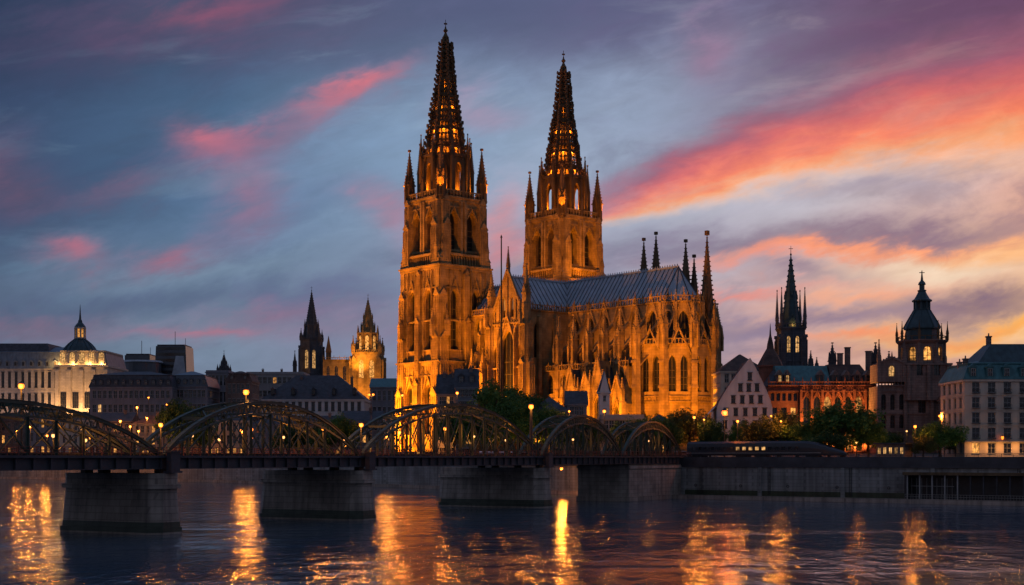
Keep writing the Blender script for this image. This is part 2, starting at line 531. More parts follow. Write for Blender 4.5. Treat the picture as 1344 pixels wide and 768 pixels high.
def tag(o, label=None, cat=None, group=None, kind=None):
    if label: o['label'] = label
    if cat: o['category'] = cat
    if group: o['group'] = group
    if kind: o['kind'] = kind
    return o


def thing(name, label, cat, loc, rot=0.0, group=None):
    return tag(link(name, None, None, loc, rot), label, cat, group)


def copy_tree(o, parent=None):
    c = o.copy()
    col.objects.link(c)
    c.parent = parent
    for ch in list(o.children):
        copy_tree(ch, c)
    return c


# ---- walls with real openings
def arch_h(op, u):
    uc, w, sill, spring, rise, kind = op
    t = min(1.0, abs(u - uc) / (w / 2))
    if rise <= 0:
        return spring
    if kind == 'gothic':
        return spring + rise * math.sqrt(max(0, 1 - ((t + 1) / 2) ** 2)) / 0.8660254 * 1.0 if t < 1 else spring
    return spring + rise * math.sqrt(max(0, 1 - t * t))


def wall(mb, o, u, W, z0, z1, ops, depth=0.4, m=0, mr=None):
    """o: (x,y) left end seen from outside, u: unit direction; z1 may be a function of the distance along the wall"""
    n = (u[1], -u[0])
    mr = m if mr is None else mr
    def P(a, z, d=0.0): return (o[0] + u[0] * a - n[0] * d, o[1] + u[1] * a - n[1] * d, z)
    top = z1 if callable(z1) else (lambda a: z1)
    br = {0.0, W}
    if callable(z1):
        br |= {W / 2}
    for op in ops:
        uc, w = op[0], op[1]
        k = 8 if op[4] > 0 else 1
        for i in range(k + 1):
            br.add(max(0.0, min(W, uc - w / 2 + w * i / k)))
    br = sorted(br)
    cl = [br[0]]
    for b in br[1:]:
        if b - cl[-1] > 1e-5:
            cl.append(b)
    for a, b in zip(cl, cl[1:]):
        mid = (a + b) / 2
        lo_a = lo_b = z0
        for op in sorted([q for q in ops if abs(mid - q[0]) < q[1] / 2], key=lambda q: q[2]):
            if op[2] - lo_a > 1e-4 or op[2] - lo_b > 1e-4:
                mb.poly([P(a, lo_a), P(b, lo_b), P(b, op[2]), P(a, op[2])], m)
            mb.poly([P(a, op[2]), P(b, op[2]), P(b, op[2], depth), P(a, op[2], depth)], mr)
            lo_a, lo_b = arch_h(op, a), arch_h(op, b)
            mb.poly([P(a, lo_a, depth), P(b, lo_b, depth), P(b, lo_b), P(a, lo_a)], mr)
        mb.poly([P(a, lo_a), P(b, lo_b), P(b, top(b)), P(a, top(a))], m)
    for op in ops:
        for s in (-1, 1):
            e = op[0] + s * op[1] / 2
            mb.poly([P(e, op[2]), P(e, op[2], depth), P(e, op[3], depth), P(e, op[3])], mr)


WCACHE = {}


def window_mesh(w, h, rise, kind, mull, trans, glass, frame, fw=0.14, sill=False):
    key = (round(w, 2), round(h, 2), round(rise, 2), kind, mull, trans, glass, frame, fw, sill)
    if key in WCACHE:
        return WCACHE[key]
    mb = MB()
    op = (0.0, w, 0.0, h, rise, kind)
    k = 8 if rise > 0 else 1
    us = [-w / 2 + w * i / k for i in range(k + 1)]
    pts = [(-w / 2, 0, 0), (w / 2, 0, 0)] + [(q, 0, arch_h(op, q)) for q in reversed(us)]
    if rise <= 0:
        pts = [(-w / 2, 0, 0), (w / 2, 0, 0), (w / 2, 0, h), (-w / 2, 0, h)]
    mb.poly(pts, 0)
    for i in range(1, mull + 1):
        x = -w / 2 + w * i / (mull + 1)
        mb.box(x - fw / 2, x + fw / 2, -0.12, -0.004, 0.0, arch_h(op, x) - 0.02, 1)
    for i in range(1, trans + 1):
        z = h * i / (trans + 1)
        mb.box(-w / 2, w / 2, -0.10, -0.005, z - fw / 2, z + fw / 2, 1)
    for s in (-1, 1):
        e = s * (w / 2 - fw / 2)
        mb.box(e - fw / 2, e + fw / 2, -0.13, -0.003, 0, h, 1)
    if rise > 0:
        for a, b in zip(us, us[1:]):
            mb.bar((a, -0.07, arch_h(op, a) - fw / 2), (b, -0.07, arch_h(op, b) - fw / 2), 0.12, fw, 1)
    else:
        mb.box(-w / 2 + fw, w / 2 - fw, -0.13, -0.003, h - fw, h, 1)
    if sill:
        mb.box(-w / 2 - 0.15, w / 2 + 0.15, -0.62, -0.135, -0.14, 0.02, 1)
        mb.box(-w / 2 - 0.15, w / 2 + 0.15, -0.60, -0.41, h + 0.01, h + 0.2, 1)
    me = bpy.data.meshes.new('window')
    me.from_pydata(mb.v, [], mb.f)
    me.materials.append(M[glass]); me.materials.append(M[frame])
    me.polygons.foreach_set('material_index', mb.m)
    me.update()
    WCACHE[key] = me
    return me


def put_windows(parent, o, u, ops, depth, mull=1, trans=2, glass='glass', frame='frame_dark', lit=None, lit_p=0.0, name='window', fw=0.14, sill=False):
    n = (u[1], -u[0])
    th = math.atan2(u[1], u[0])
    for op in ops:
        g = glass
        if lit and random.random() < lit_p:
            g = lit
        me = window_mesh(op[1], op[3] - op[2], op[4], op[5], mull, trans, g, frame, fw, sill)
        link(name, me, parent, (o[0] + u[0] * op[0] - n[0] * depth * 0.95, o[1] + u[1] * op[0] - n[1] * depth * 0.95, op[2]), th)


def row_ops(W, n, w, sill, h, margin=1.0, kind='flat', rise=0.0):
    st = (W - 2 * margin) / n
    return [(margin + st * (i + 0.5), w, sill, sill + h, rise, kind) for i in range(n)]


def pinnacle(mb, x, y, z0, w, hs, hp, crockets=True, m=0):
    """gothic pinnacle: shaft, gablets, crocketed spirelet, finial"""
    h = w / 2
    mb.box(x - h, x + h, y - h, y + h, z0, z0 + hs, m)
    mb.box(x - h * 1.25, x + h * 1.25, y - h * 1.25, y + h * 1.25, z0 + hs, z0 + hs + 0.12 * w + .1, m)
    z = z0 + hs + 0.12 * w + .1
    for ax in range(4):
        c, s = math.cos(ax * math.pi / 2), math.sin(ax * math.pi / 2)
        def T(a, b, zz): return (x + a * c - b * s, y + a * s + b * c, zz)
        mb.prism([T(-h, -h * 1.12, z), T(h, -h * 1.12, z), T(0, -h * 1.12, z + w * 1.3)], Vector(T(0, 0.2 * w, 0)) - Vector(T(0, 0, 0)), m)
    mb.frustum(4, h * 1.25, 0.04, z, z + hp, x, y, math.pi / 4, m)
    if crockets:
        n = max(4, int(hp / (w * 0.42)))
        for i in range(1, n):
            t = i / n
            r = h * 1.25 * (1 - t) + 0.02
            q = 0.06 + w * 0.05 * (1.15 - t)
            for k in range(4):
                a = math.pi / 4 + k * math.pi / 2
                cx, cy = x + (r + q * .6) * math.cos(a), y + (r + q * .6) * math.sin(a)
                mb.box(cx - q, cx + q, cy - q, cy + q, z + hp * t - q, z + hp * t + q * 1.3, m)
    mb.box(x - w * .16, x + w * .16, y - w * .16, y + w * .16, z + hp * .97, z + hp * 1.03, m)


def rot2(u, a):
    return (u[0] * math.cos(a) - u[1] * math.sin(a), u[0] * math.sin(a) + u[1] * math.cos(a))

# ------------------------------------------------------------------ structure: water and land
def make_water():
    m = bpy.data.materials.new('river_water')
    m.use_nodes = True
    nt = m.node_tree
    b = nt.nodes['Principled BSDF']
    b.inputs['Base Color'].default_value = (0.032, 0.085, 0.14, 1)
    b.inputs['Roughness'].default_value = 0.085
    b.inputs['IOR'].default_value = 1.33
    b.inputs['Specular IOR Level'].default_value = 0.5
    tc = nt.nodes.new('ShaderNodeTexCoord')
    hs = None
    for sx_, sy_, rot, sc, amp, det in ((1.0, 0.30, 3, 1.5, 0.20, 3), (1.0, 0.5, -12, 0.3, 0.75, 3), (1.0, 0.40, 6, 3.6, 0.065, 2)):
        mp = nt.nodes.new('ShaderNodeMapping')
        mp.inputs['Rotation'].default_value = (0, 0, R(rot))
        mp.inputs['Scale'].default_value = (sx_, sy_, 1)
        nt.links.new(tc.outputs['Object'], mp.inputs['Vector'])
        n = nt.nodes.new('ShaderNodeTexNoise')
        n.inputs['Scale'].default_value = sc
        n.inputs['Detail'].default_value = det
        n.inputs['Distortion'].default_value = 0.3
        nt.links.new(mp.outputs[0], n.inputs['Vector'])
        e = Ex(nt, n.outputs['Fac']) * amp
        hs = e if hs is None else hs + e
    # calmer and rougher lanes of current
    mp = nt.nodes.new('ShaderNodeMapping')
    mp.inputs['Scale'].default_value = (0.012, 0.05, 1)
    mp.inputs['Rotation'].default_value = (0, 0, R(6))
    nt.links.new(tc.outputs['Object'], mp.inputs['Vector'])
    n = nt.nodes.new('ShaderNodeTexNoise')
    n.inputs['Scale'].default_value = 1.0
    n.inputs['Detail'].default_value = 3
    nt.links.new(mp.outputs[0], n.inputs['Vector'])
    lane = Ex(nt, n.outputs['Fac']).smooth(0.35, 0.65)
    hs = hs * (lane * 0.7 + 0.5)
    bp = nt.nodes.new('ShaderNodeBump')
    bp.inputs['Strength'].default_value = 1.0
    bp.inputs['Distance'].default_value = 0.42
    nt.links.new(hs.s, bp.inputs['Height'])
    nt.links.new(bp.outputs[0], b.inputs['Normal'])
    mb = MB()
    mb.poly([(-2500, -600, 0), (2500, -600, 0), (2500, 3000, 0), (-2500, 3000, 0)])
    tag(mb.build('water', m), kind='structure')


make_water()

SHORE = [(420, 52), (260, 171), (107, 286), (39, 337), (13, 372), (-35, 450), (-116, 540), (-221, 620), (-420, 720), (-1000, 900)]


def make_land():
    mb = MB()
    rows = [(1.0, 9.55), (1.1, 9.7), (1.4, 12.0), (2.5, 12.5), (14, 12.5)]
    pts = [[(x * k, y * k, z) for k, z in rows] for x, y in SHORE]
    for a, b in zip(pts, pts[1:]):
        for i in range(len(rows) - 1):
            mb.poly([a[i], a[i + 1], b[i + 1], b[i]])
    tag(mb.build('ground', M['ground']), kind='structure')


make_land()


def ground_z(x, y):
    # height of the land sheet under a point
    best = 12.5
    for (ax, ay), (bx, by) in zip(SHORE, SHORE[1:]):
        d = ax * by - ay * bx
        s = (x * by - y * bx) / d
        t = (ax * y - ay * x) / d
        if s >= 0 and t >= 0:
            k = s + t
            rows = [(0, 9.55), (1.0, 9.55), (1.1, 9.7), (1.4, 12.0), (2.5, 12.5), (99, 12.5)]
            for (k0, z0), (k1, z1) in zip(rows, rows[1:]):
                if k0 <= k <= k1:
                    return z0 + (z1 - z0) * (k - k0) / (k1 - k0)
    return best


def wall_strip(mb, pts, d0, d1, z0, z1, m=0):
    """a band following pts; d0/d1 offsets towards the water (left-hand side is inland)"""
    def off(i, d):
        a = Vector(pts[max(0, i - 1)]); b = Vector(pts[min(len(pts) - 1, i + 1)])
        t = (b - a).normalized()
        n = Vector((-t.y, t.x))
        if n.dot(Vector(pts[i])) > 0:
            n = -n
        q = Vector(pts[i]) + n * d
        return (q.x, q.y)
    for i in range(len(pts) - 1):
        A0, B0, A1, B1 = off(i, d0), off(i + 1, d0), off(i, d1), off(i + 1, d1)
        mb.hexa([(A0[0], A0[1], z0), (B0[0], B0[1], z0), (B1[0], B1[1], z0), (A1[0], A1[1], z0),
                 (A0[0], A0[1], z1), (B0[0], B0[1], z1), (B1[0], B1[1], z1), (A1[0], A1[1], z1)], m)


def quay(pts, label, ledge):
    t = thing('quay_wall', label, 'wall', (pts[0][0], pts[0][1], 0))
    o = Vector((pts[0][0], pts[0][1]))
    loc = pts
    base = t
    mb = MB(); wall_strip(mb, loc, 0.0, 0.9, -2.0, 7.6); w = mb.build('masonry', M['quay_stone'], t)
    mb = MB(); wall_strip(mb, loc, -0.6, 1.25, 7.604, 8.1); wall_strip(mb, loc, 0.1, 1.0, 8.104, 10.05)
    c = mb.build('parapet', M['girder'], t)
    mb = MB(); wall_strip(mb, loc, 0.35, 0.43, 10.65, 10.73); wall_strip(mb, loc, 0.36, 0.42, 10.35, 10.4)
    for (ax, ay), (bx, by) in zip(loc, loc[1:]):
        n = int(math.hypot(bx - ax, by - ay) / 2.4)
        for i in range(n):
            px, py = ax + (bx - ax) * i / n, ay + (by - ay) * i / n
            q = Vector((px, py)).normalized() * -0.39
            mb.box(px + q.x - .04, px + q.x + .04, py + q.y - .04, py + q.y + .04, 10.054, 10.66)
    r = mb.build('railing', M['iron'], t)
    parts = [w, c, r]
    mb = MB(); wall_strip(mb, loc, 0.904, ledge, -2.0, 0.9)
    parts.append(mb.build('ledge', M['grass'] if ledge > 3 else M['stone_dark'], t))
    mb = MB(); wall_strip(mb, loc, ledge + .004, ledge + 0.5, -2.0, 1.05)
    parts.append(mb.build('ledge_kerb', M['pier_stone'], t))
    if ledge > 3:
        q0, q1 = Vector(pts[2]), Vector(pts[3])
        dd = (q0 - q1).normalized(); nn_ = Vector((dd.y, -dd.x))
        if nn_.dot(q0) > 0: nn_ = -nn_
        Lq = (q0 - q1).length
        def Pq(a, d): return q1 + dd * a + nn_ * d
        mb = MB(); wall_strip(mb, loc, 0.905, 0.93, 0.9, 2.1); parts.append(mb.build('tide_band', mat('wet_algae', (.045, .06, .035), .5, .5, .4, .2, 2.0, streak=.5), t))
        for a in (9, 27, 47, 66, 84, 103):
            mb = MB()
            for s_ in (-.28, .28):
                b0 = Pq(a, 1.05) + dd * s_
                mb.box(b0.x - .04, b0.x + .04, b0.y - .04, b0.y + .04, 1.2, 8.2)
            for k in range(20):
                b0, b1 = Pq(a, 1.05) - dd * .28, Pq(a, 1.05) + dd * .28
                mb.bar((b0.x, b0.y, 1.4 + k * .33), (b1.x, b1.y, 1.4 + k * .33), .05)
            parts.append(mb.build('ladder', M['iron'], t))
        for i in range(6):
            a = 4 + i * 20.6
            b0, b1 = Pq(a - .5, .93), Pq(a + .5, .93)
            mb = MB(); mb.bar((b0.x, b0.y, 4.2), (b1.x, b1.y, 4.2), .5, 7.0); parts.append(mb.build('pilaster', M['quay_stone'], t))
        for i in range(9):
            b0 = Pq(7.5 + i * 12.1, .98)
            mb = MB()
            for k in range(8):
                a0_, a1_ = k * math.pi / 4, (k + 1) * math.pi / 4
                mb.bar((b0.x + dd.x * .3 * math.cos(a0_), b0.y + dd.y * .3 * math.cos(a0_), 3.2 + .3 * math.sin(a0_)), (b0.x + dd.x * .3 * math.cos(a1_), b0.y + dd.y * .3 * math.cos(a1_), 3.2 + .3 * math.sin(a1_)), .09)
            parts.append(mb.build('mooring_ring', M['iron'], t))
    for p in parts:
        p.location = (-pts[0][0], -pts[0][1], 0)
    return t


quay(SHORE[:4], 'long grey masonry quay wall with dark parapet right of the bridge', 7.0)
quay([(36, 342)] + SHORE[4:], 'far river embankment wall seen between the bridge piers', 2.0)

# ------------------------------------------------------------------ the cathedral
AX = (0.65, -0.76)
TH = math.atan2(AX[1], AX[0])
CO = (-2.0, 515.0, 12.0)
S, SD = M['stone'], M['stone_dark']
cath = thing('cathedral', 'huge floodlit gothic cathedral with two openwork spires and blue lead roofs', 'cathedral', CO, TH)


def to_local(x, y):
    dx, dy = x - CO[0], y - CO[1]
    c, s = math.cos(-TH), math.sin(-TH)
    return (dx * c - dy * s, dx * s + dy * c)


def to_world(x, y, z=0.0):
    c, s = math.cos(TH), math.sin(TH)
    return (CO[0] + x * c - y * s, CO[1] + x * s + y * c, CO[2] + z)


FACES = [((-1, -1), (1, 0)), ((1, -1), (0, 1)), ((1, 1), (-1, 0)), ((-1, 1), (0, -1))]


def face_strip(mb, o, u, a0, a1, d0, d1, z0, z1, m=0):
    """box on a wall: a along it, d outward"""
    n = (u[1], -u[0])
    def P(a, d, z): return (o[0] + u[0] * a + n[0] * d, o[1] + u[1] * a + n[1] * d, z)
    mb.hexa([P(a0, d1, z0), P(a1, d1, z0), P(a1, d0, z0), P(a0, d0, z0), P(a0, d1, z1), P(a1, d1, z1), P(a1, d0, z1), P(a0, d0, z1)], m)


def gablet(mb, o, u, a, w, z, h, d0=0.0, d1=0.5, m=0, t=0.28):
    """open triangular gable frame with finial over a window"""
    n = (u[1], -u[0])
    def P(aa, d, zz): return Vector((o[0] + u[0] * aa + n[0] * d, o[1] + u[1] * aa + n[1] * d, zz))
    d = (d0 + d1) / 2
    mb.bar(P(a - w / 2, d, z), P(a, d, z + h), d1 - d0, t, m)
    mb.bar(P(a + w / 2, d, z), P(a, d, z + h), d1 - d0, t, m)
    p = P(a, d, z + h)
    mb.frustum(4, 0.32, 0.05, p.z - .2, p.z + 1.6, p.x, p.y, m=m)
    for i in range(1, 5):
        for s in (-1, 1):
            q = P(a + s * w / 2 * (1 - i / 5), d, z + h * i / 5 + .3)
            mb.box(q.x - .17, q.x + .17, q.y - .17, q.y + .17, q.z - .17, q.z + .22, m)


def buttress(mb, x, y, dx, dy, steps, w, z0=0.0, m=0):
    """stepped buttress reaching out along (dx,dy) from (x,y); steps = [(top z, reach)]"""
    px, py = -dy, dx
    zb = z0
    for i, (zt, r) in enumerate(steps):
        ww = w / 2 * (1 - 0.05 * i)
        def C(a, b, z): return (x + dx * a + px * b, y + dy * a + py * b, z)
        mb.hexa([C(-.3, -ww, zb), C(r, -ww, zb), C(r, ww, zb), C(-.3, ww, zb), C(-.3, -ww, zt), C(r, -ww, zt), C(r, ww, zt), C(-.3, ww, zt)], m)
        # sunk panel ribs on the outer face
        for b in (-ww * .98, -ww * .33, ww * .33, ww * .98):
            mb.hexa([C(r, b - .13, zb + 1), C(r + .22, b - .13, zb + 1), C(r + .22, b + .13, zb + 1), C(r, b + .13, zb + 1),
                     C(r, b - .13, zt - .8), C(r + .22, b - .13, zt - .8), C(r + .22, b + .13, zt - .8), C(r, b + .13, zt - .8)], m)
        nr = steps[i + 1][1] if i + 1 < len(steps) else max(0.2, r - 1.2)
        g = ww * 1.6
        # gabled set-off
        mb.idx([C(nr - .2, -ww * 1.08, zt), C(r + .35, -ww * 1.08, zt), C(r + .35, ww * 1.08, zt), C(nr - .2, ww * 1.08, zt), C(r + .35, 0, zt + g), C(nr - .2, 0, zt + g * 1.05)],
               [(0, 1, 4, 5), (2, 3, 5, 4), (1, 2, 4), (3, 0, 5), (3, 2, 1, 0)], m)
        zb = zt
    return zb


def make_tower():
    mb = MB()
    stages = [(0, 31, 12.0, [(6.6, 4.4, 6, 20, 3.8, 'gothic'), (17.4, 4.4, 6, 20, 3.8, 'gothic')] + [(q_, .9, 5, 24, .8, 'gothic') for q_ in (3.6, 9.9, 14.1, 20.4)], 1.5),
              (31, 65, 11.3, [(6.5, 3.6, 36, 54, 3.4, 'gothic'), (16.1, 3.6, 36, 54, 3.4, 'gothic')] + [(q_, 1.0, 33.5, 58, .9, 'gothic') for q_ in (3.7, 9.25, 13.35, 18.9)], 1.5),
              (70, 89.5, 9.8, [(5.7, 4.7, 71.4, 81.2, 4.4, 'gothic'), (13.9, 4.7, 71.4, 81.2, 4.4, 'gothic')], 2.6)]
    wins = []
    for z0, z1, h, ops, dep in stages:
        for (sx, sy), u in FACES:
            o = (sx * h, sy * h)
            wall(mb, o, u, 2 * h, z0, z1, ops, dep)
            wins.append((o, u, ops, dep))
            W = 2 * h
            edges = []
            for q in [q_ for q_ in ops if q_[1] > 1.5]:
                edges += [q[0] - q[1] / 2 - .45, q[0] + q[1] / 2 + .45]
                # arch hood and gablet
                gablet(mb, o, u, q[0], q[1] + 1.3, q[3] + .4, 6.6 if z0 < 60 else 5.4, 0.02, 0.55)
                face_strip(mb, o, u, q[0] - q[1] / 2 - .3, q[0] + q[1] / 2 + .3, .02, .5, q[2] - .5, q[2] - .05)
            for e in edges:
                face_strip(mb, o, u, e - .2, e + .2, -.1, .5, z0 + .5, z1 - 1.2)
                face_strip(mb, o, u, e - .09, e + .09, .5, .72, z0 + 1, z1 - 2.4)
            # blind tracery panels above the openings
            top = max(q[3] + q[4] for q in ops if q[1] > 1.5) + 1.2
            k = int(W / 1.15)
            for i in range(k + 1):
                a = .3 + (W - .6) * i / k
                face_strip(mb, o, u, a - .1, a + .1, -.1, .2, top + 2.6, z1 - .4)
            for zz in ([z0 + 4.6, z0 + 15, z0 + 26.5] if z0 < 60 else [z0 + 1.2, z0 + 16.6]):
                face_strip(mb, o, u, 0, W, -.1, .36, zz, zz + .45)
    # floor slab between stages, cornices, parapets
    for zc, h in ((31, 12.0), (65, 11.3), (89.5, 9.8)):
        mb.box(-h - .5, h + .5, -h - .5, h + .5, zc - .7, zc + .35)
        mb.box(-h - .95, h + .95, -h - .95, h + .95, zc + .354, zc + .9)
    # blind gallery between the shaft and the belfry
    mb.box(-10.3, 10.3, -10.3, 10.3, 65.904, 70)
    for (sx, sy), u in FACES:
        o = (sx * 10.3, sy * 10.3)
        for i in range(17):
            a = .4 + 19.8 * i / 16
            face_strip(mb, o, u, a - .17, a + .17, -.05, .7, 66, 69.4)
        face_strip(mb, o, u, -.4, 21, -.05, .95, 69.4, 70.2)
        o2 = (sx * 10.5, sy * 10.5)
        for i in range(15):                                     # pierced parapet with small spikes
            a = .4 + 20.2 * i / 14
            face_strip(mb, o2, u, a - .16, a + .16, -.35, .0, 90.4, 92.3)
            face_strip(mb, o2, u, a - .5, a + .5, -.3, -.05, 91.5, 92)
        face_strip(mb, o2, u, 0, 21, -.4, .05, 92.3, 92.7)
    # buttresses: two at each corner, one at mid-face
    for sx in (-1, 1):
        for sy in (-1, 1):
            for dx, dy in ((sx, 0), (0, sy)):
                bx = sx * 10.3 if dx == 0 else sx * 9.5
                by = sy * 10.3 if dy == 0 else sy * 9.5
                buttress(mb, bx, by, dx, dy, [(20, 4.0), (40, 3.2), (55, 2.6), (68, 1.7)], 3.4)
                bx2 = sx * 8.3 if dx == 0 else sx * 9.0
                by2 = sy * 8.3 if dy == 0 else sy * 9.0
                buttress(mb, bx2, by2, dx, dy, [(80, 2.7), (88.6, 2.1)], 2.9, 66)
    for (sx, sy), u in FACES:
        n = (u[1], -u[0])
        buttress(mb, n[0] * 11.2, n[1] * 11.2, n[0], n[1], [(24, 2.4), (46, 1.8), (63, 1.2)], 2.2)
        for a in (-1.9, 1.9):                                   # slender shafts between the belfry lights
            px, py = n[0] * 10.2 - n[1] * a * .42, n[1] * 10.2 + n[0] * a * .42
            mb.box(px - .45, px + .45, py - .45, py + .45, 70, 88.8)
    tw = mb.build('tower', S, cath)
    for o, u, ops, dep in wins:
        put_windows(tw, o, u, [q for q in ops if q[1] > 1.5], dep, mull=1, trans=4, glass='church_glass', frame='tracery', name='lancet_window', fw=.26)
        put_windows(tw, o, u, [q for q in ops if q[1] < 1.5], dep, mull=0, trans=3, glass='church_glass', frame='tracery', name='shade_slot', fw=.1)  # blind slots with black panes, added as dark shade lines beside the buttresses
    # portal gable on the visible side
    # ---- octagonal lantern
    mb = MB()
    ap = 7.6
    side = 2 * ap * math.tan(math.pi / 8)
    ops = [(side / 2, 2.9, 93.2, 101.0, 2.6, 'gothic')]
    mb.frustum(8, 5.0, 4.6, 90.5, 107, rot=math.pi / 8)         # inner drum seen through the openings
    for k in range(8):
        a = k * math.pi / 4
        u = (-math.sin(a), math.cos(a))
        nn = (math.cos(a), math.sin(a))
        o = (nn[0] * ap - u[0] * side / 2, nn[1] * ap - u[1] * side / 2)
        wall(mb, o, u, side, 90.45, 106, ops, .9)
        gablet(mb, o, u, side / 2, 5.4, 102.2, 7.0, .02, .5, t=.4)
        c = math.pi / 8 + a
        pr = ap / math.cos(math.pi / 8)
        mb.frustum(6, .75, .6, 90.5, 107, pr * math.cos(c), pr * math.sin(c), c)
        pinnacle(mb, (pr + .9) * math.cos(c), (pr + .9) * math.sin(c), 90.5, 1.1, 14.5, 8.5)
        for zz in (96, 101):
            face_strip(mb, o, u, 0, side, -.05, .22, zz, zz + .3) if zz > 103 else None
    mb.frustum(8, ap / math.cos(math.pi / 8) + .6, ap / math.cos(math.pi / 8) + .6, 105.6, 106.5, rot=math.pi / 8)
    mb.build('lantern', SD, tw)
    # ---- openwork spire
    mb = MB()
    prof = [(105.5, 7.3), (110.5, 6.0), (118.5, 4.75), (128, 3.2), (136, 2.25), (143, 1.55), (149.5, .95)]
    def rad(z):
        for (z0, r0), (z1, r1) in zip(prof, prof[1:]):
            if z <= z1:
                return r0 + (r1 - r0) * (z - z0) / (z1 - z0)
        return .6
    N = 8
    for k in range(N):
        c = math.pi / 8 + k * math.pi / 4
        for (z0, r0), (z1, r1) in zip(prof, prof[1:]):
            mb.bar((r0 * math.cos(c), r0 * math.sin(c), z0), (r1 * math.cos(c), r1 * math.sin(c), z1), .78 * (r0 / 8 * .55 + .5))
        z = 108.0
        while z < 148:                                          # crockets climbing every rib
            r = rad(z) + .75
            q = (.36 + .24 * r / 8) * random.uniform(.75, 1.2)
            x, y = r * math.cos(c), r * math.sin(c)
            mb.box(x - q, x + q, y - q, y + q, z - q * .8, z + q * 1.3)
            x, y = (r + q * 1.5) * math.cos(c), (r + q * 1.5) * math.sin(c)
            mb.box(x - q * .6, x + q * .6, y - q * .6, y + q * .6, z + q * .3, z + q * 2.4)
            z += 2.3 * (.6 + .4 * r / 8)
        # two mullions in each face
        for t in (1 / 3, 2 / 3):
            c2 = c + math.pi / 4
            for (z0, r0), (z1, r1) in zip(prof[:5], prof[1:6]):
                def Q(r, z): return (r * (math.cos(c) * (1 - t) + math.cos(c2) * t) * .99, r * (math.sin(c) * (1 - t) + math.sin(c2) * t) * .99, z)
                mb.bar(Q(r0, z0), Q(r1, z1), .52 * (r0 / 8 * .6 + .4))
    z = 109.5
    i = 0
    while z < 148:
        r = rad(z)
        th = .5 if i % 3 else 1.1
        pts = [(r * math.cos(math.pi / 8 + k * math.pi / 4), r * math.sin(math.pi / 8 + k * math.pi / 4), z) for k in range(8)]
        for a, b in zip(pts, pts[1:] + pts[:1]):
            mb.bar(a, b, .4, th)
        z += 2.6 * (.55 + .45 * r / 8)
        i += 1
    for zt, ph in ((110.5, 4.6), (118.8, 3.8), (128, 3.0), (137, 2.2)):       # stepped tiers: a gallery ring with a pinnacle on each rib
        r = rad(zt)
        mb.frustum(8, r + .75, r + .75, zt - .35, zt + .35, rot=math.pi / 8)
        for k in range(8):
            c = math.pi / 8 + k * math.pi / 4
            pinnacle(mb, (r + .55) * math.cos(c), (r + .55) * math.sin(c), zt, .5 + .04 * r, ph * .45, ph)
    mb.lathe([(.9, 147), (.75, 149), (1.25, 149.8), (.7, 150.6), (.35, 151.5), (.9, 152.2), (.35, 153), (.12, 154), (.1, 156.2)], 8)
    mb.box(-.7, .7, -.12, .12, 154.6, 154.9)
    mb.box(-.12, .12, -.7, .7, 154.55, 154.95)
    sp = mb.build('spire', SD, tw)
    mb = MB()
    mb.lathe([(r * .62, z) for z, r in prof[:-1]] + [(.3, 149)], 8, rot=math.pi / 8)
    mb.build('spire_core', S, sp)
    # ---- pinnacles
    for sx in (-1, 1):
        for sy in (-1, 1):
            mb = MB(); pinnacle(mb, sx * 9.3, sy * 9.3, 89.5, 2.7, 6.5, 12.5)
            for a, b in ((1.7, 0), (-1.7, 0), (0, 1.7), (0, -1.7)):
                pinnacle(mb, sx * 9.3 + a, sy * 9.3 + b, 89.5, .8, 4.5, 5)
            mb.build('corner_pinnacle', SD, tw)
            mb = MB(); pinnacle(mb, sx * 6.6, sy * 6.6, 90.4, 1.5, 10, 10.5); mb.build('pinnacle', SD, tw)
            for a, b, zz, ww, hp in ((13.2, 9.6, 40.5, 1.5, 5.5), (9.6, 13.2, 40.5, 1.5, 5.5), (11.2, 9.6, 68, 1.4, 6), (9.6, 11.2, 68, 1.4, 6)):
                mb = MB(); pinnacle(mb, sx * a, sy * b, zz, ww, 3.8, hp); mb.build('pinnacle', S, tw)
        for a, b in ((sx * 9.9, 0), (0, sx * 9.9)):
            mb = MB(); pinnacle(mb, a, b, 90.4, 1.3, 5.5, 8.0); mb.build('pinnacle', SD, tw)
    return tw


tower = make_tower()
tower.location = (0, -29, 0)
t2 = copy_tree(tower, cath)
t2.location = (0, 29, 0)


def gable_roof(mb, x0, x1, y0, y1, z0, z1, axis='x', hip=0.0, seams=True, m=0, ms=1):
    """pitched roof with a ridge along x or y, raised seams; hip cuts the far end back"""
    def T(a, b, z): return (a, b, z) if axis == 'x' else (b, a, z)
    if axis == 'y':
        x0, x1, y0, y1 = y0, y1, x0, x1
    ym = (y0 + y1) / 2
    mb.poly([T(x0, y0, z0), T(x1, y0, z0), T(x1 - hip, ym, z1), T(x0, ym, z1)], m)
    mb.poly([T(x1, y1, z0), T(x0, y1, z0), T(x0, ym, z1), T(x1 - hip, ym, z1)], m)
    mb.poly([T(x1, y0, z0), T(x1, y1, z0), T(x1 - hip, ym, z1)], m)
    mb.poly([T(x0, y1, z0), T(x0, y0, z0), T(x0, ym, z1)], m)
    if seams:
        n = int((x1 - hip - x0) / 1.9)
        for i in range(1, n):
            a = x0 + (x1 - hip - x0) * i / n
            for y in (y0, y1):
                mb.bar(T(a, y, z0 + .05), T(a, ym, z1 + .05), .2, .2, ms)
        mb.bar(T(x0, ym, z1 + .1), T(x1 - hip, ym, z1 + .1), .7, .6, m)
        k = int((x1 - hip - x0) / 1.1)
        for i in range(k):
            a = x0 + (x1 - hip - x0) * (i + .5) / k
            p = T(a, ym, z1)
            mb.box(p[0] - .12, p[0] + .12, p[1] - .12, p[1] + .12, z1 + .3, z1 + 1.0, m)


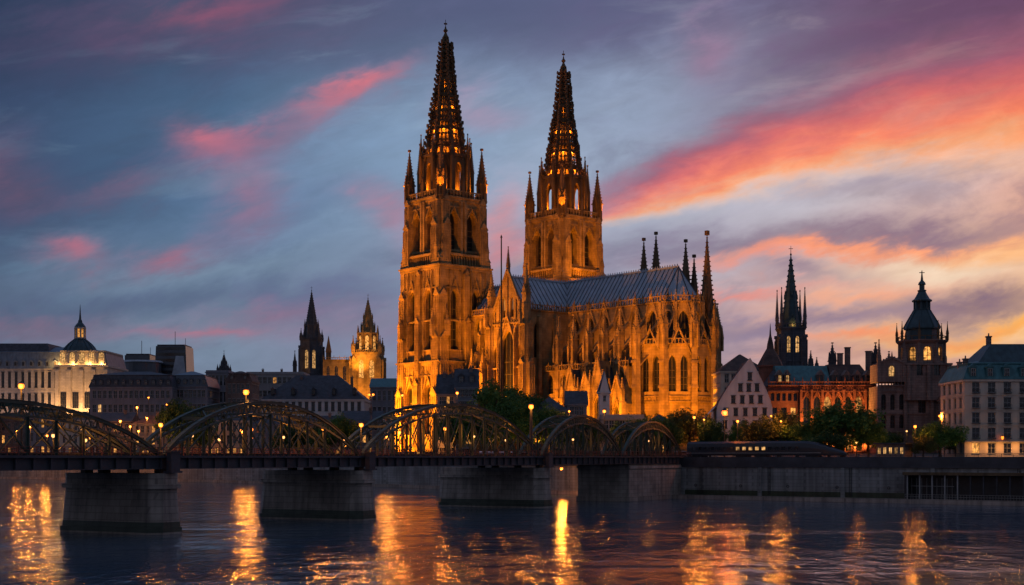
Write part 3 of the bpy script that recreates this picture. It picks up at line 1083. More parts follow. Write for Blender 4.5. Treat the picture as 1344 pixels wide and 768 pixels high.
def parapet(mb, o, u, W, z, h=1.7, m=0, step=1.1, d=.55):
    face_strip(mb, o, u, 0, W, -.1, d, z, z + .35, m)
    n = max(2, int(W / step))
    for i in range(n + 1):
        a = .15 + (W - .3) * i / n
        face_strip(mb, o, u, a - .14, a + .14, .12, d - .1, z + .35, z + h, m)
        if i % 3 == 0:
            q = (o[0] + u[0] * a + u[1] * .35, o[1] + u[1] * a - u[0] * .35)
            mb.frustum(4, .3, .03, z + h, z + h + 1.6, q[0], q[1], math.pi / 4, m)
    face_strip(mb, o, u, 0, W, .08, d - .06, z + h, z + h + .25, m)


# ---- nave between the near tower and the transept
def make_nave():
    mb = MB()
    x0, x1 = 11.0, 24.7
    ops = row_ops(x1 - x0, 2, 3.6, 34, 9.5, 1.0, 'gothic', 3.4)
    o = (x0, -26); u = (1, 0)
    wall(mb, o, u, x1 - x0, 0, 48, ops, 1.2)
    mb.box(x0, x1, -25.9 + 1.4, 8, 0, 47.9)
    parapet(mb, o, u, x1 - x0, 48, 2.0)
    for a in (.8, 6.85, 12.9):
        face_strip(mb, o, u, a - .5, a + .5, -.1, 1.3, 22, 46)
        buttress(mb, o[0] + a, -26, 0, -1, [(24, 5.5), (34, 3.4), (41, 2.0)], 1.5, 0)
    # lower aisle with its own windows and lean-to
    ol = (x0, -32); opl = row_ops(x1 - x0, 2, 3.6, 6, 11, 1.0, 'gothic', 3.4)
    wall(mb, ol, u, x1 - x0, 0, 27, opl, 1.0)
    mb.box(x0, x1, -30.8, -26.01, 0, 26.9)
    parapet(mb, ol, u, x1 - x0, 27, 1.6)
    for q in opl:
        gablet(mb, ol, u, q[0], 5.6, 19, 8, .02, .6, t=.4)
    nv = mb.build('nave_wall', S, cath)
    put_windows(nv, o, u, ops, 1.2, 2, 3, 'church_glass', 'tracery', fw=.24, name='lancet_window')
    put_windows(nv, ol, u, opl, 1.0, 2, 3, 'church_glass', 'tracery', fw=.24, name='lancet_window')
    mb = MB()
    mb.poly([(x0, -31.5, 28), (x1, -31.5, 28), (x1, -26.05, 32), (x0, -26.05, 32)])
    mb.build('aisle_roof', M['slate'], nv)
    mb = MB()
    gable_roof(mb, x0, x1, -25.6, -8.4, 48.5, 59, 'x')
    mb.build('nave_roof', [M['lead'], M['slate']], nv)
    mb = MB()
    for i, a in enumerate((.8, 6.85, 12.9)):
        mb2 = MB(); pinnacle(mb2, x0 + a, -31.2, 24, 1.5, 5, 6.5); mb2.build('pinnacle', S, nv)
    # gabled porch low against the aisle
    mb = MB()
    wall(mb, (14.5, -38), (1, 0), 8, 0, lambda a: 12 + 9 * (1 - abs(a - 4) / 4), [(4, 3.4, 0.5, 7, 3.4, 'gothic')], 1.2)
    mb.box(14.5, 22.5, -36.7, -31.9, 0, 11.5)
    gablet(mb, (14.5, -38), (1, 0), 4, 8.6, 12, 9.8, -.1, .5, t=.5)
    pr = mb.build('porch', S, nv)
    mb = MB(); gable_roof(mb, 14.4, 22.6, -37.9, -31.95, 12, 20.6, 'y', 0, False); mb.build('porch_roof', M['slate'], pr)
    return nv


make_nave()


# ---- transept
def make_transept():
    mb = MB()
    x0, x1, yf, yb = 24.8, 42.4, -28.0, -8.0
    W = x1 - x0
    cx = W / 2
    # gable facade in three tiers
    o = (x0, yf); u = (1, 0)
    ops = [(cx, 5.6, 1.0, 9, 4.4, 'gothic'), (cx - 5.6, 2.6, 1.0, 8, 2.4, 'gothic'), (cx + 5.6, 2.6, 1.0, 8, 2.4, 'gothic'),
           (cx, 7.6, 18, 35, 6.6, 'gothic'), (cx - 6.2, 2.3, 19, 34, 2.4, 'gothic'), (cx + 6.2, 2.3, 19, 34, 2.4, 'gothic'),
           (cx - 2.2, 1.7, 46, 51.5, 1.7, 'gothic'), (cx + 2.2, 1.7, 46, 51.5, 1.7, 'gothic')]
    wall(mb, o, u, W, 0, lambda a: 45 + 16.5 * (1 - abs(a - cx) / cx), ops, 1.3)
    for q in ops[:3]:
        gablet(mb, o, u, q[0], q[1] + 1.6, q[3] + .6, q[4] + 5.5, .02, .9, t=.5)
    gablet(mb, o, u, cx, 9.2, 36.2, 10.5, .02, .7, t=.5)
    gablet(mb, o, u, cx, W + .8, 45.2, 17.2, -.4, .5, t=.9)
    for k in range(1, 8):
        a = W * k / 8
        zt = 45 + 16.5 * (1 - abs(a - cx) / cx) - 1.4
        if zt > 47 and abs(abs(a - cx) - 2.2) > .9:
            face_strip(mb, o, u, a - .16, a + .16, .0, .4, 44.8, zt)
    for z in (15.8, 28.4, 43.6):
        face_strip(mb, o, u, .1, cx - 4.05 if z < 40 else W, -.05, .5, z, z + .55)
        if z < 40:
            face_strip(mb, o, u, cx + 4.05, W - .1, -.05, .5, z, z + .55)
    for a in (cx - 4.4, cx + 4.4):
        face_strip(mb, o, u, a - .45, a + .45, -.1, .9, 0, 42)
        face_strip(mb, o, u, a - .18, a + .18, .9, 1.2, 1, 40)
    for k in range(12):
        a = .9 + (W - 1.8) * k / 11
        face_strip(mb, o, u, a - .13, a + .13, .0, .35, 16.4, 18) if abs(a - cx) > 4 else None
        face_strip(mb, o, u, a - .13, a + .13, .0, .35, 43, 44.9) if abs(a - cx) > .5 else None
    # flank walls
    orr = (x1, yf + .02); ur = (0, 1)
    opr = row_ops(yb - yf, 2, 3.4, 32, 9, 1.6, 'gothic', 3.2)
    wall(mb, orr, ur, yb - yf, 0, 48, opr, 1.2)
    wall(mb, (x0, yb), (0, -1), yb - yf - .02, 0, 48, [], 1)
    parapet(mb, orr, ur, yb - yf, 48, 1.9)
    parapet(mb, (x0, yb), (0, -1), yb - yf, 48, 1.9)
    mb.box(x0 + 1.6, x1 - 1.6, yf + 1.7, yb, 0, 44.5)
    for a in (6, 13.5):
        face_strip(mb, orr, ur, a - .6, a + .6, -.1, 1.4, 20, 46)
    # corner turrets
    for px in (x0 - .4, x1 + .4):
        for dx, dy in ((0, -1), (1 if px > 30 else -1, 0)):
            buttress(mb, px, yf + .6, dx, dy, [(16, 3.4), (30, 2.6), (43, 1.9)], 2.3)
        mb.frustum(8, 1.7, 1.6, 0, 50, px, yf + .4, math.pi / 8)
    ts = mb.build('transept_wall', S, cath)
    put_windows(ts, o, u, ops, 1.3, 3, 3, 'church_glass', 'tracery', fw=.22, name='lancet_window')
    put_windows(ts, orr, ur, opr, 1.2, 2, 3, 'church_glass', 'tracery', fw=.24, name='lancet_window')
    for px in (x0 - .4, x1 + .4):
        mb = MB(); pinnacle(mb, px, yf + .4, 50, 2.1, 3.5, 9.5); mb.build('corner_pinnacle', S, ts)
        mb = MB(); pinnacle(mb, px, yf - 2.4, 43, 1.1, 3, 5); mb.build('pinnacle', S, ts)
    mb = MB(); pinnacle(mb, (x0 + x1) / 2, yf + .2, 60.5, 1.0, 3, 6.5); mb.build('gable_finial', SD, ts)
    mb = MB()
    gable_roof(mb, x0 + .3, x1 - .3, yf + .8, 0.0, 48.6, 60, 'y')
    mb.build('transept_roof', [M['lead'], M['slate']], ts)
    return ts


make_transept()


# ---- choir, ambulatory, chapels
def make_choir():
    mb = MB()
    x0, x1 = 42.5, 87.0
    L = x1 - x0
    o, u = (x0, -8.4), (1, 0)
    n = 6
    ops = row_ops(L, n, 4.3, 30, 12, .4, 'gothic', 3.8)
    wall(mb, o, u, L, 24, 48, ops, 1.2)
    o3, u3 = (x1, 8.4), (-1, 0)
    wall(mb, o3, u3, L, 24, 48, row_ops(L, n, 4.3, 30, 12, .4, 'gothic', 3.8), 1.2)
    mb.box(x0, x1, -7.0, 7.0, 0, 47.8)
    parapet(mb, o, u, L, 48, 1.9)
    for q in ops:
        gablet(mb, o, u, q[0], 5.6, 43.2, 7.6, .02, .6, t=.36)
    # apse clerestory: seven sides
    rc = 8.4
    ap = []
    for k in range(6):
        a = -math.pi / 2 + math.pi * k / 5
        ap.append((x1 + rc * math.cos(a), rc * math.sin(a)))
    wins = [(o, u, ops, 1.2)]
    for p, q in zip(ap, ap[1:]):
        d = Vector(q) - Vector(p)
        W = d.length
        uu = tuple(d / W)
        oo = [(W / 2, 3.4, 30, 42, 3.2, 'gothic')]
        wall(mb, p, uu, W, 24, 48, oo, 1.0)
        parapet(mb, p, uu, W, 48, 1.9)
        gablet(mb, p, uu, W / 2, 4.6, 44.4, 6.6, .02, .5, t=.3)
        face_strip(mb, p, uu, -.35, .35, -.3, .8, 24, 48)
        wins.append((p, uu, oo, 1.0))
    mb.frustum(14, 6.3, 6.3, 0, 47.8, x1, 0)
    # ambulatory ring
    ra = 15.2
    ring = []
    for k in range(6):
        a = -math.pi / 2 + math.pi * k / 5
        ring.append((x1 - 4 + ra * math.cos(a), ra * math.sin(a)))
    for p, q in zip(ring, ring[1:]):
        d = Vector(q) - Vector(p)
        W = d.length
        uu = tuple(d / W)
        oo = [(W / 2 - 2.2, 2.2, 2.5, 10, 2.2, 'gothic'), (W / 2 + 2.2, 2.2, 2.5, 10, 2.2, 'gothic'), (W / 2 - 1.9, 2.4, 19, 28.0, 2.6, 'gothic'), (W / 2 + 1.9, 2.4, 19, 28.0, 2.6, 'gothic')]
        wall(mb, p, uu, W, 0, 34, oo, 1.1)
        parapet(mb, p, uu, W, 34, 1.7)
        gablet(mb, p, uu, W / 2, 8.4, 30.2, 9.0, .02, .7, t=.45)
        for zz in (15.5, 17.2):
            face_strip(mb, p, uu, 0, W, -.05, .5, zz, zz + .4)
        for i in range(9):
            a = .5 + (W - 1) * i / 8
            face_strip(mb, p, uu, a - .12, a + .12, 0, .3, 15.9, 17.2)
        wins.append((p, uu, oo, 1.1))
    # ambulatory roof
    for (p, q), (p2, q2) in zip(zip(ring, ring[1:]), zip(ap, ap[1:])):
        mb.poly([(p[0], p[1], 34.2), (q[0], q[1], 34.2), (q2[0], q2[1], 36.5), (p2[0], p2[1], 36.5)])
    # side aisle wall
    oa = (x0, -20.0)
    La = x1 - 3 - x0
    opa = row_ops(La, 6, 3.6, 5, 8.5, .4, 'gothic', 3.3) + row_ops(La, 6, 3.2, 19.5, 4, .4, 'gothic', 2.6)
    wall(mb, oa, u, La, 0, 27, opa, 1.1)
    mb.box(x0, x1 - 3, -18.7, -8.41, 0, 26.6)
    parapet(mb, oa, u, La, 27, 1.8)
    face_strip(mb, oa, u, 0, La, -.05, .5, 17.2, 17.8)
    for q in opa[:6]:
        gablet(mb, oa, u, q[0], 5.4, 14.5, 3.0, .02, .5, t=.35)
    wall(mb, (x1 - 3, -20), (0, 1), 3.6, 0, 27, [], .5)
    wins.append((oa, u, opa, 1.1))
    ch = mb.build('choir_wall', S, cath)
    for w in wins:
        put_windows(ch, w[0], w[1], w[2], w[3], 2 if w[2][0][1] > 3 else 1, 3, 'church_glass', 'tracery', fw=.2, name='lancet_window')
    mb = MB()
    mb.poly([(x0, -19.6, 28), (x1 - 3, -19.6, 28), (x1 - 3, -8.45, 31), (x0, -8.45, 31)])
    mb.build('aisle_roof', M['slate'], ch)
    mb = MB()
    gable_roof(mb, 33.6, x1, -8.0, 8.0, 48.6, 60.3, 'x')
    hub = (x1, 0, 60.3)
    rp = [(x1 + 8.0 * math.cos(-math.pi / 2 + math.pi * k / 5), 8.0 * math.sin(-math.pi / 2 + math.pi * k / 5), 48.6) for k in range(6)]
    for p, q in zip(rp, rp[1:]):
        mb.poly([p, q, hub])
        mb.bar(p, hub, .3, .3, 1)
    mb.build('choir_roof', [M['lead'], M['slate']], ch)
    # flying buttresses along the side, then round the apse
    def flyer(px, py, ix, iy, zp, big=1.0, name='flying_buttress'):
        d = Vector((ix - px, iy - py)); D = d.length; d /= D
        mb = MB()
        s = Vector((-d.y, d.x))
        w = 1.0 * big
        def C(a, b, z): return (px + d.x * a + s.x * b, py + d.y * a + s.y * b, z)
        mb.hexa([C(-1.2, -w, 0), C(1.2, -w, 0), C(1.2, w, 0), C(-1.2, w, 0), C(-1.0, -w * .8, zp), C(1.0, -w * .8, zp), C(1.0, w * .8, zp), C(-1.0, w * .8, zp)])
        for z in (10, 20, 28):
            if z < zp - 2:
                mb.hexa([C(-1.5, -w * 1.1, z), C(-1.0, -w * 1.1, z), C(-1.0, w * 1.1, z), C(-1.5, w * 1.1, z), C(-1.3, -w, z + .9), C(-1.0, -w, z + .9), C(-1.0, w, z + .9), C(-1.3, w, z + .9)])
        for zl, zh in ((zp - 8, zp + 1.5), (zp - 1.5, zp + 8.5)):
            prev = None
            for i in range(9):
                t = i / 8
                top = zl + (zh - zl) * t + 1.3
                bot = zl + (zh - zl) * (t ** .55) - 1.4 * (1 - t) + .1
                bot = min(bot, top - .5)
                cur = (D * t, top, bot)
                if prev:
                    mb.hexa([C(prev[0], -.4, prev[2]), C(cur[0], -.4, cur[2]), C(cur[0], .4, cur[2]), C(prev[0], .4, prev[2]),
                             C(prev[0], -.4, prev[1]), C(cur[0], -.4, cur[1]), C(cur[0], .4, cur[1]), C(prev[0], .4, prev[1])])
                prev = cur
        fb = mb.build(name, S, ch)
        mb = MB()
        pinnacle(mb, px, py, zp, 1.9 * big, 4.2, 8.0)
        for a, b in ((-1.3, 1.0), (-1.3, -1.0)):
            q = C(a, b, 0); pinnacle(mb, q[0], q[1], zp - 3, .75, 4.0, 4.0)
        mb.build('pinnacle', S, fb)
    st = (L - .8) / n
    for i in range(n + 1):
        x = x0 + .4 + st * i
        if i == 0:
            continue
        flyer(x, -19.4, x, -8.3, 33)
    for k in range(1, 6):
        a = -math.pi / 2 + math.pi * k / 5
        flyer(x1 - 4 + 15.9 * math.cos(a), 15.9 * math.sin(a), x1 + 8.5 * math.cos(a), 8.5 * math.sin(a), 36, 1.1)
    # steep gabled chapels standing out from the aisle
    def chapel(px, py, ang, w, dep, zw, zg, lit=True):
        mb = MB()
        uu = (math.cos(ang), math.sin(ang))
        nn = (uu[1], -uu[0])
        oo = (px - uu[0] * w / 2, py - uu[1] * w / 2)
        op = [(w / 2, w * .46, 7, zw - 3, w * .42, 'gothic'), (w / 2, w * .4, 1.2, 4.5, w * .2, 'gothic')]
        wall(mb, oo, uu, w, 0, lambda a: zw + (zg - zw) * (1 - abs(a - w / 2) / (w / 2)), op, 1.0)
        gablet(mb, oo, uu, w / 2, w + .8, zw + .1, zg - zw + .8, -.4, .5, t=.55)
        gablet(mb, oo, uu, w / 2, w * .62, zw - 2.6, w * .8, .02, .5, t=.35)
        face_strip(mb, oo, uu, 0, w, -.05, .4, 5.6, 6.1)
        for a in (-.1, w + .1):
            face_strip(mb, oo, uu, a - .6, a + .6, -.8, 1.3, 0, zw + .5)
        c0 = (oo[0] + uu[0] * w, oo[1] + uu[1] * w)
        wall(mb, c0, (-nn[0], -nn[1]), dep, 0, zw, [(dep / 2, 1.5, 7, zw - 4, 1.5, 'gothic')], .7)
        c1 = (oo[0] - nn[0] * dep, oo[1] - nn[1] * dep)
        wall(mb, c1, nn, dep, 0, zw, [(dep / 2, 1.5, 7, zw - 4, 1.5, 'gothic')], .7)
        cp = mb.build('chapel', S, ch)
        put_windows(cp, oo, uu, op, 1.0, 2, 2, 'church_glass', 'tracery', fw=.2, name='lancet_window')
        put_windows(cp, c0, (-nn[0], -nn[1]), [(dep / 2, 1.5, 7, zw - 4, 1.5, 'gothic')], .7, 1, 2, 'church_glass', 'tracery', fw=.2, name='lancet_window')
        mb = MB()
        e = .25
        def P(a, d, z): return (oo[0] + uu[0] * a - nn[0] * d, oo[1] + uu[1] * a - nn[1] * d, z)
        mb.poly([P(-e, .15, zw), P(w / 2, .15, zg), P(w / 2, dep, zg), P(-e, dep, zw)])
        mb.poly([P(w + e, .15, zw), P(w + e, dep, zw), P(w / 2, dep, zg), P(w / 2, .15, zg)])
        mb.build('chapel_roof', M['slate'], cp)
        for a in (-.1, w + .1):
            q = P(a, -.5, 0)
            mb = MB(); pinnacle(mb, q[0], q[1], zw + .5, 1.15, 2.6, 4.6); mb.build('pinnacle', S, cp)
    for i, (zw, zg) in zip((2, 3, 4, 5), ((17, 27), (16, 25), (18, 29), (15, 23))):
        chapel(x0 + .4 + st * (i + .5), -24.5 - (1.5 if i == 4 else 0), 0, 5.6, 5.4 + (1.5 if i == 4 else 0), zw, zg)
    # tall stair turrets of the far side rising over the roof
    for px, py_, Y in ((845, 316, 476), (861, 308, 478), (900, 318, 462), (911, 338, 462), (928, 308, 450)):
        lx, ly = to_local(X(px, Y), Y)
        top = Z(py_, Y) - CO[2]
        w = 3.0 if px != 928 else 3.6
        mb = MB()
        zb = top - 17 - (8 if px == 928 else 0)
        mb.frustum(8, w * .58, w * .55, 0, zb - 9, lx, ly, math.pi / 8)
        pinnacle(mb, lx, ly, zb - 9, w, 9, 17 + (8 if px == 928 else 0))
        for a in range(4):
            c, s = math.cos(a * math.pi / 2 + .785), math.sin(a * math.pi / 2 + .785)
            pinnacle(mb, lx + c * w * .75, ly + s * w * .75, zb - 7, .9, 5, 5)
        mb.build('stair_turret', SD, ch)
    return ch


make_choir()
# far half of the building, seen only in gaps: nave core up to the second tower
mb = MB()
mb.box(-6, 33, -7, 7, 0, 47)
nv2 = mb.build('nave_core', SD, cath)
mb = MB(); gable_roof(mb, 11, 33.5, -8.3, 8.3, 48, 58, 'x', 0, False); mb.build('nave_roof', M['lead'], nv2)

# ------------------------------------------------------------------ floodlights of the cathedral
FL_MESH = {}


def floodlight(lx, ly, lz, tx, ty, tz, power, cone, label, color=(1.0, 0.30, 0.005), blend=0.8):
    p = Vector(to_world(lx, ly, lz)); q = Vector(to_world(tx, ty, tz))
    d = (q - p).normalized()
    t = thing('floodlight', label, 'floodlight', p, math.atan2(d.y, d.x), 'floodlights round the cathedral')
    if not FL_MESH:
        mb = MB(); mb.box(-.35, .35, -.5, .5, -1.0, -.85); mb.box(-.05, .05, -.62, -.54, -.9, .1); mb.box(-.05, .05, .54, .62, -.9, .1)
        a = mb.build('bracket', M['iron'], t)
        mb = MB(); mb.hexa([(-.35, -.5, -.3), (0, -.5, -.3), (0, .5, -.3), (-.35, .5, -.3), (-.25, -.5, .3), (0.1, -.5, .3), (.1, .5, .3), (-.25, .5, .3)])
        b = mb.build('housing', M['iron'], t)
        FL_MESH['a'], FL_MESH['b'] = a.data, b.data
    else:
        link('bracket', FL_MESH['a'], t); link('housing', FL_MESH['b'], t)
    ld = bpy.data.lights.new('flood_beam', 'SPOT')
    ld.energy = power; ld.color = color; ld.spot_size = R(cone); ld.spot_blend = blend; ld.shadow_soft_size = 0.25
    lo = link('flood_beam', ld, t, (.5, 0, .25))
    lo.rotation_euler = (Matrix.Rotation(-math.atan2(d.y, d.x), 4, 'Z') @ d.to_track_quat('-Z', 'Y').to_matrix().to_4x4()).to_euler()
    return t


K = 1000.0
FL = 'floodlight on the ground before the cathedral, '
# near tower: strong raking beams from the left, weaker fill from the front
floodlight(-58, -56, 6, -6, -40, 34, 877.5 * K, 58, FL + 'farthest left')
floodlight(-16, -60, 4, -6, -41, 12, 433.8 * K, 95, FL + 'left of the near tower')
floodlight(8, -62, 5, 3, -40, 30, 120.3 * K, 78, FL + 'facing the near tower')
floodlight(-48, -76, 12, 0, -40, 74, 696.6 * K, 44, FL + 'aimed at the near belfry')
floodlight(44, -58, 10, 12, -27, 60, 175.5 * K, 46, FL + 'aimed at the right flank of the near tower')
floodlight(6, -74, 10, 2, -38, 80, 170 * K, 40, FL + 'aimed high at the near belfry front')
# nave and transept gable
floodlight(15, -50, 4, 18, -31, 20, 115.8 * K, 90, FL + 'facing the nave porch')
floodlight(21, -50, 4, 33, -28, 34, 210.6 * K, 80, FL + 'facing the transept gable')
# choir flank
floodlight(47, -38, 4, 53, -19, 24, 78.3 * K, 95, FL + 'facing the first choir bays')
floodlight(62, -36, 4, 67, -22, 20, 51.3 * K, 100, FL + 'facing the gabled chapels')
floodlight(78, -40, 4, 83, -18, 28, 71.3 * K, 95, FL + 'at the corner of the choir')
# apse
floodlight(98, -38, 4, 90, -12, 24, 75.3 * K, 90, FL + 'facing the apse')
floodlight(118, -20, 4, 98, -3, 20, 74.5 * K, 85, FL + 'right of the apse')
floodlight(112, -52, 8, 90, -6, 48, 202.5 * K, 40, FL + 'aimed at the apse windows')
# lights standing on the roofs: clerestory and second tower
RF = 'floodlight on a cathedral roof ledge, '
for x, nm in ((50, 'first bay from the transept'), (57, 'second bay from the transept'), (64.5, 'third bay from the transept'), (72, 'fourth bay from the transept'), (79.5, 'last bay before the apse')):
    floodlight(x, -17.0, 30, x + 1, -8.4, 43, 4.1 * K, 110, RF + nm)
floodlight(52, -3, 63, 12, 25, 80, 62.0 * K, 50, RF + 'choir ridge, aimed at the far tower')
floodlight(22, -17, 61, 2, 17, 80, 28.4 * K, 56, RF + 'nave ridge, aimed at the far tower')
floodlight(-9, 3, 48, -2, 19, 82, 57.8 * K, 75, RF + 'nave, straight up the far tower front')
floodlight(21, 22, 57, 11, 30, 84, 41.6 * K, 75, RF + 'straight up the far tower flank')
for tw_ in (tower, t2):                                      # lamps hidden in the lantern storey and between the spire ribs
    for z, r, n_, e in ((93.5, 6.2, 8, 4.4), (108.3, 5.6, 8, 1.3), (115.5, 4.5, 8, 1.0), (124, 3.2, 4, 1.0), (132.5, 2.2, 4, .5)):
        for k in range(n_):
            a_ = 2 * math.pi * (k + (.5 if n_ == 4 and z > 130 else 0)) / n_
            ld = bpy.data.lights.new('spire_light', 'POINT'); ld.energy = e * K; ld.color = (1, .28, .012); ld.shadow_soft_size = .3
            link('spire_light', ld, tw_, (r * math.cos(a_), r * math.sin(a_), z))

for tw_ in (tower, t2):                                      # washers on the tower tops, raking up the spire ribs
    for a_, b_ in ((9.6, -9.6), (-9.6, -9.6), (9.6, 9.6)):
        ld = bpy.data.lights.new('spire_washer', 'SPOT'); ld.energy = 42 * K; ld.color = (1, .26, .01); ld.spot_size = R(44); ld.spot_blend = .8; ld.shadow_soft_size = .3
        dv = Vector((-a_ * .8, -b_ * .8, 27))
        lo = link('spire_washer', ld, tw_, (a_ * 1.25, b_ * 1.25, 91)); lo.rotation_euler = dv.to_track_quat('-Z', 'Y').to_euler()

# ------------------------------------------------------------------ the steel arch bridge
BO = (-45.0, 178.0)
BD = (0.482, 0.876)
BTH = math.atan2(BD[1], BD[0])
bridge = thing('arch_bridge', 'long dark steel arch railway bridge on stone piers crossing the river', 'bridge', (BO[0], BO[1], 0), BTH)
ST = lambda Y: (Y - 178.0) * 1.1413
SPANS = [(-52.5, 0.0, 6.1), (0.0, 44.5, 7.5), (44.5, 106.0, 9.0), (106.0, 145.0, 8.3), (145.0, 181.0, 7.9)]
DZ = 10.3
BW = 16.0


def truss(s0, s1, rise, y):
    a, b = s0 + .6, s1 - .6
    L = b - a
    n = 2 * max(5, int(round(L / 8.6)))
    def zt(x):
        t = (x - a) / L * 2 - 1
        return DZ + rise * (1 - t * t) ** .82
    def zl(x):
        t = (x - a) / L * 2 - 1
        return DZ + max(0, rise - 1.55) * (1 - t * t) ** .9
    mb = MB()
    K_ = 36
    xs = [a + L * (1 - math.cos(math.pi * i / K_)) / 2 for i in range(K_ + 1)]
    for p, q in zip(xs, xs[1:]):
        mb.bar((p, y, zt(p)), (q, y, zt(q)), .46, .34)
        mb.bar((p, y, zt(p) + .24), (q, y, zt(q) + .2), .66, .05)
        mb.bar((p, y, zl(p)), (q, y, zl(q)), .36, .26)
    for i in range(1, K_ * 2):                           # lattice web between the two chords
        p = a + L * i / (K_ * 2); q = a + L * (i + 1) / (K_ * 2)
        if q < b:
            mb.bar((p, y, zt(p) if i % 2 else zl(p)), (q, y, zl(q) if i % 2 else zt(q)), .11, .11)
    ar = mb.build('arch_truss', M['steel'], bridge)
    for i in range(1, n):
        x = a + L * i / n
        mb = MB()
        mb.bar((x, y, DZ - .2), (x, y, zl(x)), .24, .2)
        mb.bar((x, y - .2, DZ), (x, y - .13, zl(x)), .05, .3)
        mb.build('hanger', M['steel'], ar)
    for i in range(n):
        x, x2 = a + L * i / n, a + L * (i + 1) / n
        mb = MB()
        lo, hi = (x, x2) if i < n / 2 else (x2, x)
        if zl(hi) - DZ > 1.2:
            mb.bar((lo, y + .1, DZ + .3), (hi, y + .1, zl(hi)), .13, .15)
            if zl(lo) - DZ > 2.5:
                mb.bar((hi, y - .1, DZ + .3), (lo, y - .1, zl(lo)), .10, .12)
            mb.build('diagonal', M['steel'], ar)
    return zt


TR_Y = (0.7, 5.6)
for s0, s1, rise in SPANS:
    for y in TR_Y:
        zt = truss(s0, s1, rise, y)
    mb = MB()
    L = s1 - s0
    k = max(6, int(L / 4.2))
    for i in range(1, k):
        x = s0 + L * i / k
        if zt(x) > DZ + 4.6:
            mb.bar((x, TR_Y[0], zt(x) - .1), (x, TR_Y[1], zt(x) - .1), .3, .35)
            x2 = s0 + L * (i + 1) / k
            if x2 < s1 - 2 and zt(x2) > DZ + 4.6:
                mb.bar((x, TR_Y[0], zt(x) - .1), (x2, TR_Y[1], zt(x2) - .1), .16, .16)
                mb.bar((x, TR_Y[1], zt(x) - .1), (x2, TR_Y[0], zt(x2) - .1), .16, .16)
    mb.build('wind_bracing', M['steel'], bridge)
S0, S1 = -95.0, 186.0
mb = MB()
mb.box(S0, S1, -.9, BW, 9.9, 10.2)
mb.box(S0, S1, -.2, .25, 8.55, 9.896)
mb.box(S0, S1, -.55, .6, 8.45, 8.546)
mb.box(S0, S1, BW - .4, BW, 8.5, 9.896)
for y in (5.4, 10.6):
    mb.box(S0, S1, y, y + .4, 8.7, 9.896)
x = S0
while x < S1:
    mb.box(x, x + .25, -.55, -.203, 8.55, 9.89)
    mb.box(x, x + .3, .3, BW - .45, 9.0, 9.8)
    x += 2.6
mb.build('deck', M['girder'], bridge)
mb = MB()
for y in (-.8, BW - .15):
    for z in (10.55, 10.85, 11.2):
        mb.box(S0, S1, y, y + .06, z, z + .06)
    x = S0
    while x < S1:
        mb.box(x, x + .09, y - .02, y + .08, 10.2, 11.3)
        x += 1.6
mb.build('railing', mat('reddish_rail', (0.16, 0.05, 0.035), 0.6, 0.3, 0.6, 0.05), bridge)  # one even reddish base colour on all rails
mb = MB()
for y in (2.0, 3.45, 8.0, 9.45):
    mb.box(S0, S1, y - .04, y + .04, 10.35, 10.5)
x = S0
while x < S1:
    mb.box(x, x + .25, 1.5, 3.95, 10.204, 10.345); mb.box(x, x + .25, 7.5, 9.95, 10.204, 10.345)
    x += .75
mb.build('railway_track', M['iron'], bridge)
ALGAE = mat('dark_wet_algae', (.05, .06, .04), .5, .5, .5, .2, 2.0, streak=.4)
for s, t, xw in ((0.0, 5.0, 1.2), (44.5, 5.2, 3.6), (106.0, 5.4, 7.5)):
    mb = MB()
    h = t / 2
    def ring(y0, y1, hx, z):
        return [(s - hx, y0, z), (s - hx * .55, y0 - 1.6, z), (s + hx * .55, y0 - 1.6, z), (s + hx, y0, z), (s + hx, y1, z), (s + hx * .55, y1 + 1.4, z), (s - hx * .55, y1 + 1.4, z), (s - hx, y1, z)]
    def loft(r0, r1):
        n = len(r0)
        mb.idx(r0 + r1, [(k, (k + 1) % n, n + (k + 1) % n, n + k) for k in range(n)] + [tuple(range(n - 1, -1, -1)), tuple(range(n, 2 * n))])
    loft(ring(.4, BW + xw - 1.6, h + .7, -2), ring(.4, BW + xw - 1.6, h + .65, .9))
    loft(ring(.5, BW + xw - 1.7, h + .3, .904), ring(.8, BW + xw - 2.0, h - .15, 5.9))
    loft(ring(.35, BW + xw - 1.5, h + .3, 5.904), ring(.35, BW + xw - 1.5, h + .3, 6.5))
    loft(ring(.7, BW + xw - 2.0, h - .1, 6.504), ring(.7, BW + xw - 2.0, h - .1, 7.9))
    p = mb.build('pier', M['pier_stone'], bridge)
    mb = MB(); loft(ring(.36, BW + xw - 1.56, h + .72, .3), ring(.36, BW + xw - 1.56, h + .69, .903)); loft(ring(.46, BW + xw - 1.66, h + .34, .91), ring(.5, BW + xw - 1.7, h + .28, 1.6)); mb.build('tide_band', ALGAE, p)
    mb = MB()
    for y in (.8, 5.6, 10.8, BW - 2):
        mb.box(s - .7, s + .7, y - .45, y + .45, 7.904, 8.44)
    mb.build('bearing', M['iron'], p)
    mb = MB()                                            # little control hut bracketed off the pier head
    mb.box(s - .8, s + .8, -1.8, -.95, 8.2, 10.6); mb.box(s - .95, s + .95, -1.95, -.93, 10.604, 10.8)
    mb.box(s - 1.0, s + 1.0, -2.0, -.6, 7.95, 8.196)
    mb.build('inspection_box', M['girder'], p)
mb = MB()
sa = ST(307)
mb.box(sa, 205, -.2, 12.5, -2, 8.3)
mb.box(sa - .3, 205, -.5, 12.8, -2, 1.1)
mb.box(sa - .25, 205.1, -.45, 12.7, 7.4, 8.0)
mb.build('abutment', M['pier_stone'], bridge)


